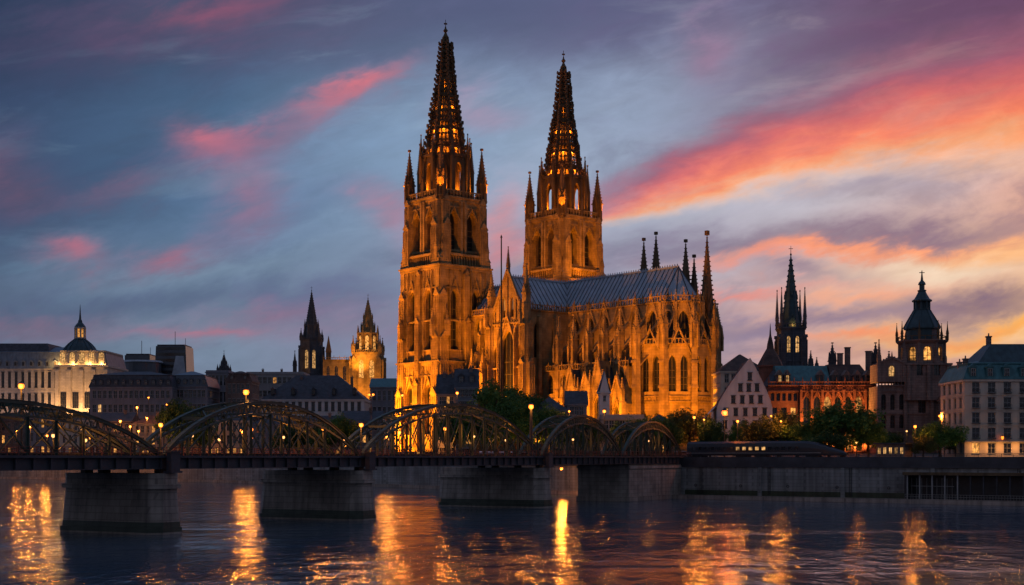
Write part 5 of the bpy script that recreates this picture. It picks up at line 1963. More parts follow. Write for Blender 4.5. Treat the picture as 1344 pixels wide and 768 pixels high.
def guildhall():
    Y = 395
    px0, px1 = 1008, 1150
    s = Y / F_PX
    w = (px1 - px0) * s
    t = thing('guildhall', 'long red brick gothic hall glowing orange behind the trees', 'building', (X(px0, Y), Y, 9.8))
    H_ = Z(507, Y) - 9.8
    mb = MB()
    a0 = 42 * s
    ops = row_ops(w - a0, 7, 2.1, 9.5, 6.4, .5, 'gothic', 1.9)
    ops = [(q[0] + a0,) + q[1:] for q in ops] + [(q[0] + a0,) + q[1:] for q in row_ops(w - a0, 7, 1.9, 2, 4.6, .5, 'gothic', 1.2)]
    ops += row_ops(a0, 3, 1.6, 9.5, 5.0, .5) + row_ops(a0, 3, 1.6, 2.5, 4.0, .5) + [(q[0], q[1], 16.4, 18.6, 0, 'flat') for q in row_ops(a0, 5, 1.0, 16, 2, .5)]
    wall(mb, (0, 0), (1, 0), w, 0, H_, ops, .8)
    wall(mb, (w, 0), (0, 1), 18, 0, H_, [], .5); wall(mb, (0, 18), (0, -1), 18, 0, H_, [], .5)
    mb.box(.9, w - .9, .95, 17.5, 0, H_ - .2)
    for q in ops[:7]:
        gablet(mb, (0, 0), (1, 0), q[0], 3.0, q[3] + .2, 3.2, .02, .45, t=.3)
    n = 8
    for i in range(n):
        a = a0 + .2 + (w - a0 - .4) * i / (n - 1)
        face_strip(mb, (0, 0), (1, 0), a - .35, a + .35, -.02, .9, 0, H_ - 1)
    for z in (8.0, 18.9):
        face_strip(mb, (0, 0), (1, 0), 0, w, -.02, .4, z, z + .4)
    k = 44
    for i in range(k):
        a = a0 + (w - a0) * (i + .5) / k
        face_strip(mb, (0, 0), (1, 0), a - .12, a + .12, -.02, .3, 19.3, H_ - .3)
    parapet(mb, (0, 0), (1, 0), w, H_, 1.1, step=.8, d=.45)
    wo = mb.build('wall', M['brick'], t)
    put_windows(wo, (0, 0), (1, 0), ops, .78, 1, 2, 'glass', 'frame_dark', 'lit', .08, fw=.1)
    hr = Z(478, Y) - 9.8 - H_
    mb = MB(); m_ = 84 * s
    mb.taper((a0 - 6, m_ - .01, -.1, 18), H_ + .01, (a0 - 6, m_ - .01, 7, 11), H_ + hr)
    mb.build('roof', M['copper'], t)
    mb = MB(); mb.taper((m_, w + .2, -.1, 18), H_ + .01, (m_ + .5, w - 3, 7, 11), H_ + hr + .4)
    rf = mb.build('roof', M['slate_brown'], t)
    mb = MB(); mb.taper((-.2, a0 - 6.01, -.1, 18), H_ + .01, (3, a0 - 6.01, 6, 12), H_ + hr * .8); mb.build('roof', M['slate'], t)
    for px in (1024, 1034, 1078, 1097, 1112, 1126, 1140):
        a = (px - px0) * s
        mb = MB()
        z = H_ + 1.0
        mb.box(a - .9, a + .9, .5, 3.5, z, z + 2.2)
        mb.idx([(a - 1.1, .3, z + 2.2), (a + 1.1, .3, z + 2.2), (a + 1.1, 4, z + 2.2), (a - 1.1, 4, z + 2.2), (a, .3, z + 3.8), (a, 4, z + 3.8)], [(0, 1, 4), (1, 2, 5, 4), (3, 0, 4, 5), (2, 3, 5)])
        dm = mb.build('dormer', M['brownstone'], rf)
        link('window', window_mesh(1.0, 1.5, .4, 'round', 1, 1, 'lit_pale' if px < 1040 else 'glass', 'frame_dark', .09, False), dm, (a, .48, z + .4))
    for px, py, wd in ((1065, 465, 1.0), (1073, 457, 1.3), (1081, 466, 1.0), (1102, 446, 1.9), (1160, 446, 2.1), (1178, 458, 1.6)):
        a = (px - px0) * s
        z1 = Z(py, Y) - 9.8
        mb = MB(); pinnacle(mb, a, 9, H_ + 3, wd, max(1.5, (z1 - H_ - 3) * .45), max(2.5, (z1 - H_ - 3) * .5)); mb.build('roof_turret', M['slate'], rf)
    for px, py in ((1122, 454), (1150, 459), (1112, 462)):
        a = (px - px0) * s
        mb = MB(); mb.box(a - .7, a + .7, 8, 9.4, H_ + 2, Z(py, Y) - 9.8); mb.box(a - .85, a + .85, 7.85, 9.55, Z(py, Y) - 9.797, Z(py, Y) - 9.5); mb.build('chimney', M['brownstone'], rf)
    for i in range(6):                                       # sodium uplights at the foot of the arcade
        a = a0 + 2 + (w - a0 - 4) * i / 5
        ld = bpy.data.lights.new('upward_spot', 'SPOT'); ld.energy = 22000; ld.color = (1, .36, .06); ld.spot_size = R(120); ld.spot_blend = .8; ld.shadow_soft_size = .2
        link('upward_spot', ld, t, (a, -4.5, 1.5), (R(150), 0, 0))


guildhall()


def town_hall():
    Y = 385
    s = Y / F_PX
    px0, px1 = 1152, 1256
    w = (px1 - px0) * s
    t = thing('town_hall', 'brown sandstone town hall with a tall tower under a dark green dome', 'town hall', (X(px0, Y), Y, 9.8))
    H_ = Z(507, Y) - 9.8
    mb = MB()
    o, u = (0, 0), (1, 0)
    aw = 36 * s
    ops = []
    for i in range(3):
        a = 1.3 + i * 2.5 + .4
        ops += [(a, 1.3, 2.2, 5.0, .6, 'round'), (a, 1.3, 8.3, 11.4, .65, 'round'), (a, 1.3, 13.5, 17.2, .65, 'round')]
    for a in (aw + 4.8, aw + 10.2):
        ops += [(a, 2.2, 12.6, 17.6, 1.1, 'round'), (a, 1.6, 3.0, 6.2, 0, 'flat')]
    wall(mb, o, u, w, 0, H_, ops, .7)
    wall(mb, (w, 0), (0, 1), 16, 0, H_, [], .5); wall(mb, (0, 16), (0, -1), 16, 0, H_, [], .5)
    mb.box(.8, w - .8, .9, 15.5, 0, H_ - .2)
    for z in (7.2, 12.3, 18.6):
        face_strip(mb, o, u, 0, w, -.02, .35, z, z + .35)
    for a in (.3, aw, aw + 7.5, aw + 13.2, w - .3):
        face_strip(mb, o, u, a - .45, a + .45, -.02, .5, 0, H_)
    parapet(mb, o, u, w, H_, 1.2, step=.9)
    wo = mb.build('wall', M['brownstone'], t)
    put_windows(wo, o, u, ops, .68, 1, 2, 'glass', 'frame_dark', 'lit', .04, fw=.1)
    # gabled bay on the left
    mb = MB()
    gp = Z(470, Y) - 9.8
    wall(mb, (.2, -.8), u, aw - .6, H_ + 1.2, lambda a: H_ + 6.4 + (gp - H_ - 6.4) * (1 - abs(a - (aw - .6) / 2) / ((aw - .6) / 2)), [((aw - .6) / 2, 1.7, H_ + 2.8, H_ + 5, .8, 'round')], .5)
    mb.box(.2, aw - .4, -.25, 9, H_ + 1.2, H_ + 6.3)
    gablet(mb, (.2, -.8), u, (aw - .6) / 2, aw, H_ + 6.4, gp - H_ - 6.2, -.3, .4, t=.5)
    gb = mb.build('gable', M['brownstone'], wo)
    link('window', window_mesh(1.7, 2.2, .8, 'round', 1, 1, 'lit_pale', 'frame_dark', .1, False), gb, (.2 + (aw - .6) / 2, -.33, H_ + 2.8))
    mb = MB(); gable_roof(mb, .2, aw - .4, -.5, 9, H_ + 6.4, gp - .2, 'y', 0, False); mb.build('gable_roof', M['slate_brown'], gb)
    for a in (.2, aw - .4):
        mb = MB(); pinnacle(mb, a, -.6, H_ + 1.2, 1.0, 6, 5.5); mb.build('pinnacle', M['brownstone'], gb)
    mb = MB(); mb.taper((aw, w + .2, 0, 16), H_ + .01, (aw + 2, w - 4, 6, 10), H_ + 5); mb.build('roof', M['slate'], t)
    # the tower: square shaft, octagonal bell stage, bell-shaped dome, two lanterns, finial
    cx, cy = (1217 - px0) * s, 5.0
    hb = 28.5 * s
    z0, z1 = H_ - 4, Z(477, Y) - 9.8
    mb = MB()
    tops = []
    for (sx, sy), uu in FACES:
        oo = (cx + sx * hb, cy + sy * hb)
        W = 2 * hb
        op = [(W * .3, 1.7, H_ + 3, H_ + 8, .8, 'round'), (W * .7, 1.7, H_ + 3, H_ + 8, .8, 'round')]
        wall(mb, oo, uu, W, z0, z1, op, .7)
        for a in (.5, W / 2, W - .5):
            face_strip(mb, oo, uu, a - .45, a + .45, -.02, .45, z0, z1 - .5)
        face_strip(mb, oo, uu, -.4, W + .4, -.02, .6, z1 - .5, z1)
        tops.append((oo, uu, op))
    mb.box(cx - hb + .8, cx + hb - .8, cy - hb + .8, cy + hb - .8, z0, z1)
    tw = mb.build('tower', M['brownstone'], t)
    for oo, uu, op in tops:
        put_windows(tw, oo, uu, op, .68, 1, 2, 'glass', 'frame_dark', fw=.1)
    z2 = Z(447, Y) - 9.8
    R8 = hb * .93
    sd_ = 2 * R8 * math.tan(math.pi / 8)
    mb = MB()
    for k in range(8):
        a = k * math.pi / 4
        nn, uu = (math.cos(a), math.sin(a)), (-math.sin(a), math.cos(a))
        oo = (cx + nn[0] * R8 - uu[0] * sd_ / 2, cy + nn[1] * R8 - uu[1] * sd_ / 2)
        wall(mb, oo, uu, sd_, z1, z2, [(sd_ / 2, sd_ * .5, z1 + .9, z1 + 3.7, sd_ * .25, 'round')], .8)
        c = a + math.pi / 8
        rr = R8 / math.cos(math.pi / 8)
        mb.frustum(8, .5, .5, z1, z2 - .6, cx + rr * math.cos(c), cy + rr * math.sin(c))
    rr = R8 / math.cos(math.pi / 8)
    mb.frustum(8, rr + .2, rr + 1.1, z2 - .8, z2, cx, cy, math.pi / 8)
    mb.frustum(8, rr + 1.1, rr + 1.1, z2 + .003, z2 + .3, cx, cy, math.pi / 8)
    bs = mb.build('bell_stage', M['brownstone'], tw)
    for k in range(8):
        a = k * math.pi / 4
        link('window', window_mesh(sd_ * .5, 2.8, sd_ * .25, 'round', 1, 1, 'lit', 'frame_dark', .14, False), bs, (cx + (R8 - .78) * math.cos(a), cy + (R8 - .78) * math.sin(a), z1 + .9), a + math.pi / 2)
    mb = MB()
    for k in range(24):
        a = k * math.pi / 12 + .1
        q = rr + .85
        mb.frustum(5, .13, .13, z2 + .3, z2 + 1.3, cx + q * math.cos(a), cy + q * math.sin(a))
    for k in range(8):
        a = math.pi / 8 + k * math.pi / 4
        p = [(cx + (rr + .85) * math.cos(b), cy + (rr + .85) * math.sin(b), z2 + 1.35) for b in (a, a + math.pi / 4)]
        mb.bar(p[0], p[1], .3, .2)
        pinnacle(mb, cx + (rr + .8) * math.cos(a), cy + (rr + .8) * math.sin(a), z2 + .3, .6, 1.8, 3.2, False)
    mb.build('balustrade', M['stone_dark'], tw)
    z3 = z2 + .3
    hd = Z(352, Y) - 9.8 - z3
    mb = MB()
    prof = [(.70, 0), (.70, .155), (.82, .16), (.83, .18), (.77, .215), (.66, .28), (.54, .345), (.44, .395), (.37, .435), (.39, .44), (.39, .45)]
    mb.lathe([(rr * r, z3 + hd * z) for r, z in prof], 8, cx, cy, math.pi / 8)
    for k in range(8):
        a = math.pi / 8 + k * math.pi / 4
        q = [(rr * r * 1.02, z3 + hd * z) for r, z in prof[3:9]]
        for (r0, za), (r1, zb_) in zip(q, q[1:]):
            mb.bar((cx + r0 * math.cos(a), cy + r0 * math.sin(a), za), (cx + r1 * math.cos(a), cy + r1 * math.sin(a), zb_), .28)
    dm = mb.build('dome', M['copper_dark'], tw)
    mb = MB()
    zl = z3 + hd * .45
    for k in range(8):
        a = math.pi / 8 + k * math.pi / 4
        mb.bar((cx + rr * .33 * math.cos(a), cy + rr * .33 * math.sin(a), zl), (cx + rr * .33 * math.cos(a), cy + rr * .33 * math.sin(a), zl + hd * .11), .5)
    mb.lathe([(rr * .2, zl), (rr * .2, zl + hd * .11)], 8, cx, cy)
    mb.lathe([(rr * q, z3 + hd * z) for q, z in ((.44, .555), (.46, .575), (.34, .60), (.24, .655), (.17, .70), (.20, .705), (.20, .72), (.12, .73), (.12, .79), (.18, .80), (.14, .83), (.06, .86), (.03, .95), (.02, 1.0))], 8, cx, cy, math.pi / 8)
    mb.box(cx - .75, cx + .75, cy - .07, cy + .07, z3 + hd * .965, z3 + hd * .975)
    mb.build('lantern', M['copper_dark'], dm)


town_hall()
building('annex_house', 'narrow dark house squeezed between the town hall and the hotel', 'house', 1250, 1272, 372, 522, 14, 4, 3, 'brownstone', 'flat', 1, 'slate', lit='lit', lit_p=.15)
building('far_house', 'far hazy block of flats in the gap left of the hotel', 'building', 1240, 1282, 620, 482, 14, 8, 8, 'grey', 'flat', 1, 'concrete', lit_p=.04)


def hotel():
    Y = 322
    t, w, H_, wo, rf = building('hotel', 'beige hotel with green copper mansard and glowing ground floor at the right edge', 'hotel', 1266, 1420, Y, 498, 18, 5, 7, 'beige', 'mansard', 5.4, 'copper', win=(1.75, .66),
                                dormers=7, lit='lit', lit_p=.01, ground_lit=.12, base=9.6, frame='frame', side_n=4)
    # steep pyramid crown behind the mansard, with chimneys
    mb = MB()
    zc = H_ + 4.0
    mb.taper((4.0, w - 1, 2.4, 16), zc, (8.2, w - 4, 6, 11), zc + 4.8)
    mb.build('crown_roof', M['copper_dark'], rf)
    for a, z in ((8.6, zc + 6.6), (3.0, zc + 1.2), (1.6, zc + .4)):
        mb = MB(); mb.box(a - .5, a + .5, 8, 9, zc - 3, z); mb.box(a - .65, a + .65, 7.85, 9.15, z + .003, z + .3); mb.frustum(8, .2, .16, z + .3, z + 1.0, a, 8.5); mb.build('chimney', M['brownstone'], rf)
    n = 7
    st = (H_ - .8) / 5
    for f in range(1, 5):                                    # little balconies
        for i in range(n):
            a = .8 + (w - 1.6) * (i + .5) / n
            z = .8 + st * f + .3
            mb = MB()
            mb.box(a - .85, a + .85, -.75, -.02, z, z + .1)
            for k in range(8):
                q = a - .8 + 1.6 * k / 7
                mb.box(q - .02, q + .02, -.74, -.7, z + .1, z + .85)
            mb.box(a - .85, a + .85, -.76, -.69, z + .85, z + .91)
            mb.build('balcony', M['iron'], wo)
    mb = MB(); mb.box(-.2, w, -1.1, -.16, st + .35, st + .5); mb.build('awning', M['beige'], wo)
    for a in (2.0, 5.5, 8.5, 12, 16):
        ld = bpy.data.lights.new('shop_light', 'POINT'); ld.energy = 130; ld.color = (1, .42, .10); ld.shadow_soft_size = .15
        link('shop_light', ld, t, (a, -1.6, 2.6))
    sc = thing('wall_lantern', 'bright wall lantern hung on the hotel front over the awning', 'lamp', (X(1314, Y), Y - .9, Z(575, Y)))
    mb = MB(); mb.box(-.06, .06, 0, .8, .45, .55); mb.frustum(6, .35, .1, .4, .65); mb.frustum(6, .2, .2, -.45, -.38); mb.build('bracket', M['iron'], sc)
    mb = MB(); mb.lathe([(.12, -.37), (.3, 0), (.3, .38)], 6); mb.build('bulb', LAMP_MAT['a'], sc)


# ------------------------------------------------------------------ street lamps
LAMP_MAT = {'a': glow('sodium_lamp', LAMP_C, 3.2), 'b': glow('sodium_lamp_bright', LAMP_C, 3.6), 'r': glow('red_orange_lamp', (1.0, 0.13, 0.02), 3.6), 'c': glow('sodium_lamp_far', LAMP_C, 3.6), 'w': glow('small_lamp', (1.0, .5, .18), 2.0)}
LAMP_E = {'a': 1100.0, 'b': 4200.0, 'c': 5200.0, 'r': 1700.0, 'w': 260.0}
for m_ in (M['lit'], M['lit_pale'], *LAMP_MAT.values()):
    m_.cycles.emission_sampling = 'NONE'
LM = {}
hotel()


def lamp(px, py, Y, label, kind='a', base=None, big=1.0, twin=False, name='street_lamp', r=.34):
    x = X(px, Y)
    zb = ground_z(x, Y) if base is None else base
    h = Z(py, Y) - zb
    t = thing(name, label, 'street lamp', (x, Y, zb), 0, 'lit street lamps')
    mb = MB()
    mb.lathe([(.26 * big, 0), (.24 * big, .5), (.12 * big, .7), (.08 * big, h - .5)], 8)
    if twin:
        for s in (-1, 1):
            mb.bar((0, 0, h - .55), (s * .75, 0, h - .35), .07)
    mb.build('pole', M['iron'], t)
    for s in ((-.75, .75) if twin else (0,)):
        mb = MB(); mb.lathe([(.1, h - .48), (.2, h - .36)], 8, s); mb.lathe([(r * 1.15, h + r * .75), (r * .7, h + r * 1.2), (.05, h + r * 1.6)], 8, s)
        mb.build('lamp_cap', M['iron'], t)
        mb = MB(); mb.lathe([(.02, h - r), (r * .75, h - r * .7), (r, h), (r * .8, h + r * .7), (.02, h + r * .74)], 7, s)
        mb.build('bulb', LAMP_MAT[kind], t)
    ld = bpy.data.lights.new('lamp_light', 'POINT'); ld.energy = LAMP_E[kind]; ld.shadow_soft_size = .25
    ld.color = (1, .2, .03) if kind == 'r' else LIGHT_C
    link('lamp_light', ld, t, (0, -r - .35, h - .1))
    return t


DK = 10.2
lamp(28, 507, 172, 'lamp high over the leftmost bridge arch', 'a', DK, 1.2, r=.40)
lamp(323, 515, 205, 'lamp high over the crown of the second bridge arch', 'a', DK, 1.2, r=.46)
lamp(211, 558, 177.5, 'short lamp on the near bridge edge above the first pier', 'a', DK, .8, r=.3)
lamp(474, 558, 216, 'short lamp on the near bridge edge above the second pier', 'a', DK, .8, r=.36)
lamp(697, 534, 268, 'tall lamp on a thick post above the third pier', 'a', DK, 3.2, r=.52)
lamp(330, 564, 209, 'lamp on the deck framed by the second arch', 'a', DK, .8, r=.28)
lamp(424, 563, 222, 'lamp on the deck under the falling end of the second arch', 'a', DK, .8, r=.25)
lamp(513, 558, 236, 'left of two close lamps under the third arch', 'a', DK, .8, r=.3)
lamp(524, 568, 240, 'lower right of two close lamps under the third arch', 'a', DK, .8, r=.34)
lamp(584, 563, 252, 'lamp on the deck beneath the crown of the third arch', 'a', DK, .8, r=.32)
for i_, (px_, py_, Y_, nm_) in enumerate(((70, 572, 165, 'first arch, left'), (112, 578, 168, 'first arch, right'), (252, 572, 196, 'second arch, rising side'), (288, 577, 200, 'second arch, left of the crown'), (372, 574, 214, 'second arch, right of the crown'),
                                     (452, 577, 224, 'notch left of the third arch'), (556, 576, 250, 'third arch, middle'), (622, 573, 258, 'third arch, falling side'), (664, 578, 266, 'end of the third arch'), (752, 577, 290, 'fourth arch'), (852, 579, 322, 'fifth arch'))):
    lamp(px_, py_, Y_, 'small lamp on the bridge deck inside the ' + nm_ if 'notch' not in nm_ else 'small lamp on the bridge deck in the ' + nm_, 'w', DK, .7, r=.24)
# far quay lamps: they lay the long gold streaks on the water
lamp(40, 560, 600, 'lamp on the far quay under the first arch, left of the cluster', 'b', r=.7)
lamp(22, 566, 606, 'lamp on the far quay near the left edge of the photo', 'b', r=.6)
lamp(62, 572, 590, 'lamp on the far quay low under the first arch', 'b', r=.55)
lamp(118, 574, 575, 'lone lamp on the far quay right of the first arch crown', 'c', r=.5)
lamp(158, 553, 566, 'left lamp of the bright cluster between the first two arches', 'c', r=.6)
lamp(171, 560, 560, 'lower lamp of the bright cluster between the first two arches', 'c', r=.5)
lamp(180, 535, 590, 'upper lamp of the cluster, before the dark office block', 'c', r=.55)
lamp(193, 549, 560, 'right lamp of the bright cluster between the first two arches', 'c', r=.5)
lamp(182, 566, 552, 'lowest lamp of the cluster between the first two arches', 'c', r=.5)
lamp(195, 522, 620, 'small lamp high before the dark office block', 'a', r=.4)
lamp(219, 531, 600, 'small lamp beside the dark tree left of the second arch', 'a', r=.45)
lamp(318, 566, 545, 'bright quay lamp behind the posts of the second arch', 'b', r=.95)
lamp(330, 575, 540, 'lower quay lamp behind the posts of the second arch', 'b', r=.6)
lamp(508, 574, 468, 'quay lamp low behind the third arch, left', 'b', r=.6)
lamp(590, 574, 428, 'quay lamp low behind the third arch, right', 'b', r=.45)
lamp(705, 578, 384, 'quay lamp behind the thick post over the third pier', 'b', r=.6)
lamp(487, 518, 470, 'twin headed lamp left of the cathedral', 'a', twin=True, r=.42)
lamp(528, 519, 450, 'lamp before the small houses at the near tower', 'a', r=.4)
lamp(600, 516, 405, 'lamp glowing on the dark roofs before the nave', 'a', r=.45)
lamp(747, 540, 380, 'small lamp in the shrubs below the sacristy', 'a', r=.3)
lamp(793, 540, 350, 'lamp before the pale flat building under the chapels', 'a', r=.45)
lamp(911, 548, 352, 'left of the two lamps in the trees at the apse', 'a', r=.36)
lamp(924, 551, 356, 'right of the two lamps in the trees at the apse', 'a', r=.25)
lamp(951, 542, 338, 'tall red orange lamp before the white gabled house', 'r', r=.75)
lamp(968, 553, 336, 'shorter lamp right of the red orange one', 'a', r=.36)
lamp(1201, 560, 318, 'lamp on the quay below the domed tower', 'a', r=.36)
lamp(1190, 566, 326, 'small dim lamp just left of the quay lamp under the domed tower', 'w', r=.22)
lamp(1233, 546, 340, 'small lamp above the tree right of the domed tower', 'a', r=.3)
lamp(1012, 546, 350, 'small lamp half hidden in the olive tree', 'a', r=.25)
lamp(1025, 553, 344, 'lamp in the right side of the olive tree', 'a', r=.25)
lamp(1048, 561, 360, 'red lamp between the olive tree and the big green tree', 'r', r=.3)
lamp(1124, 581, 322, 'tiny lamp at the foot of the big green tree', 'w', r=.2)
# lamp under the bridge on the quay, lighting the passage
t = thing('wall_lamp', 'lamp under the bridge lighting the passage by the abutment', 'lamp', (X(737, 352), 352, 7.0))
mb = MB(); mb.box(-.1, .1, -.1, 1.2, .4, .55); mb.frustum(8, .5, .3, .3, .5); mb.build('bracket', M['iron'], t)
mb = MB(); mb.lathe([(.02, -.35), (.35, -.15), (.4, .29)], 8); mb.build('bulb', LAMP_MAT['b'], t)
ld = bpy.data.lights.new('lamp_light', 'POINT'); ld.energy = 3800; ld.color = LIGHT_C; ld.shadow_soft_size = .2; link('lamp_light', ld, t, (0, -.6, -.7))


# ------------------------------------------------------------------ trees
def crown_mesh(seed, rx, rz, n, leaf, m):
    rnd = random.Random(seed)
    v, f = [], []
    clumps = []
    for i in range(60):
        a = rnd.uniform(0, 2 * math.pi); e = math.asin(rnd.uniform(-.75, 1))
        q = rnd.uniform(.45, .95)
        clumps.append((rx * q * math.cos(a) * math.cos(e), rx * q * math.sin(a) * math.cos(e), rz * q * math.sin(e), rnd.uniform(.16, .34) * rx))
    for i in range(n):
        cx, cy, cz, cr = clumps[rnd.randrange(len(clumps))]
        while True:
            d = Vector((rnd.uniform(-1, 1), rnd.uniform(-1, 1), rnd.uniform(-1, 1)))
            if d.length < 1: break
        p = Vector((cx, cy, cz)) + d.normalized() * (d.length ** .5) * cr
        nrm = (d + Vector((rnd.uniform(-.7, .7), rnd.uniform(-.7, .7), rnd.uniform(-.2, 1)))).normalized()
        t = nrm.orthogonal().normalized(); b = nrm.cross(t)
        s = leaf * rnd.uniform(.6, 1.3)
        ang = rnd.uniform(0, 6.3)
        t, b = t * math.cos(ang) + b * math.sin(ang), b * math.cos(ang) - t * math.sin(ang)
        k = len(v)
        v += [tuple(p - t * s), tuple(p + b * s * .55), tuple(p + t * s), tuple(p - b * s * .55)]
        f.append((k, k + 1, k + 2, k + 3))
    me = bpy.data.meshes.new('crown')
    me.from_pydata(v, [], f); me.materials.append(M[m]); me.update()
    return me


def trunk_mesh(seed, h, rx, rz):
    rnd = random.Random(seed)
    mb = MB()
    mb.lathe([(.055, 0), (.038, .12), (.03, h * .5), (.012, h)], 7)
    for i in range(9):
        a = rnd.uniform(0, 6.3); z0 = rnd.uniform(.22, h * .6)
        q = Vector((math.cos(a) * rx * rnd.uniform(.5, .8), math.sin(a) * rx * rnd.uniform(.5, .8), z0 + rnd.uniform(.15, .4)))
        mid = Vector((q.x * .5, q.y * .5, z0 + (q.z - z0) * .35))
        mb.bar((0, 0, z0), mid, .022); mb.bar(mid, q, .013)
    me = bpy.data.meshes.new('trunk'); me.from_pydata(mb.v, [], mb.f); me.materials.append(M['bark']); me.update()
    return me


CROWNS = {(k, m): crown_mesh(10 + k, .52, .40, 7500, .024, m) for k in range(3) for m in ('leaf', 'leaf_olive', 'leaf_dark')}
TRUNKS = [trunk_mesh(k, .8, .5, .38) for k in range(3)]
TN = [0]


def tree(px, py_top, Y, wpx, label, m='leaf', squash=1.0, base=None, name='leafy_tree'):
    """unit tree: crown one wide, base at 0, top at 1"""
    x = X(px, Y)
    zb = ground_z(x, Y) if base is None else base
    H_ = Z(py_top, Y) - zb
    W = wpx * 1.12 * Y / F_PX
    k = TN[0] % 3
    TN[0] += 1
    t = thing(name, label, 'tree', (x, Y, zb), random.uniform(0, 6), 'trees along the river')
    c = link('crown', CROWNS[(k, m)], t, (0, 0, H_ * .60)); c.scale = (W, W, H_)
    b = link('trunk', TRUNKS[k], t); b.scale = (W * .8, W * .8, H_)
    return t


tree(652, 505, 392, 88, 'broad green tree before the transept, largest left of the chapels', 'leaf')
tree(700, 522, 400, 60, 'dark tree right of the broad one before the transept', 'leaf_dark')
tree(626, 532, 385, 50, 'low green tree at the left foot of the broad tree', 'leaf')
tree(745, 543, 372, 56, 'dark shrubby tree around the small lamp below the sacristy', 'leaf_dark')
tree(775, 552, 366, 40, 'low dark bush tree left of the pale flat building', 'leaf_dark')
tree(236, 524, 575, 50, 'dark tree before the office block left of the second arch', 'leaf_dark')
tree(262, 540, 560, 44, 'dark tree behind the rising side of the second arch', 'leaf_dark')
tree(446, 545, 500, 46, 'dark green tree between second and third arch', 'leaf')
tree(425, 556, 505, 36, 'low tree behind the falling end of the second arch', 'leaf_dark')
tree(380, 558, 520, 50, 'dark low tree behind the right posts of the second arch', 'leaf_dark')
tree(868, 550, 352, 44, 'low dark tree behind the fifth arch', 'leaf_dark')
tree(905, 536, 366, 56, 'olive tree glowing at the foot of the apse', 'leaf_olive')
tree(932, 552, 352, 36, 'small dark tree right of the apse lamps', 'leaf_dark')
tree(880, 545, 372, 40, 'tree below the last apse buttress', 'leaf')
tree(994, 549, 345, 46, 'olive tree before the white gabled house', 'leaf_olive')
tree(1022, 541, 350, 52, 'tall olive tree with lamps in it left of the big green tree', 'leaf_olive')
tree(1068, 552, 338, 46, 'green tree at the left foot of the big one', 'leaf')
tree(1106, 527, 334, 88, 'big round green tree before the orange lit hall', 'leaf')
tree(1140, 553, 330, 40, 'green tree at the right foot of the big one', 'leaf')
tree(1088, 566, 326, 60, 'low green tree in front of the big one', 'leaf_dark')
tree(1234, 553, 322, 58, 'dark green tree below the domed tower', 'leaf')
tree(1212, 573, 316, 30, 'low olive bush by the quay lamp', 'leaf_olive')
tree(680, 514, 405, 70, 'broad dark green tree behind the gap of third and fourth arch', 'leaf')
tree(596, 538, 392, 44, 'dark green tree left of the low tree at the broad one', 'leaf_dark')
tree(668, 528, 378, 64, 'green tree overlapping the front of the broad tree', 'leaf')
tree(722, 534, 382, 50, 'green tree left of the shrubby tree with the small lamp', 'leaf')
tree(846, 546, 356, 48, 'green tree right of the pale flat building', 'leaf')
tree(978, 556, 352, 40, 'green tree between the two tall lamps and the white house', 'leaf')
tree(1046, 556, 346, 44, 'green tree behind the red lamp at the orange hall', 'leaf')
tree(1166, 566, 340, 36, 'small green tree before the brown town hall', 'leaf_dark')
tree(818, 556, 350, 40, 'low bushy tree before the pale flat building', 'leaf_dark')
tree(1254, 566, 330, 34, 'dark low tree left of the hotel', 'leaf_dark')

# ------------------------------------------------------------------ train, pavilion and boathouse on the right quay
QA, QB = Vector((39, 337)), Vector((107, 286))
QD = (QB - QA).normalized()
QTH = math.atan2(QD.y, QD.x)


def on_quay(px, inland):
    """point on a line parallel to the quay wall, set back by inland metres"""
    n = Vector((-QD.y, QD.x))
    a = QA + n * inland
    k = (px - CX) / F_PX
    t_ = (k * a.y - a.x) / (QD.x - k * QD.y)
    p = a + QD * t_
    return p


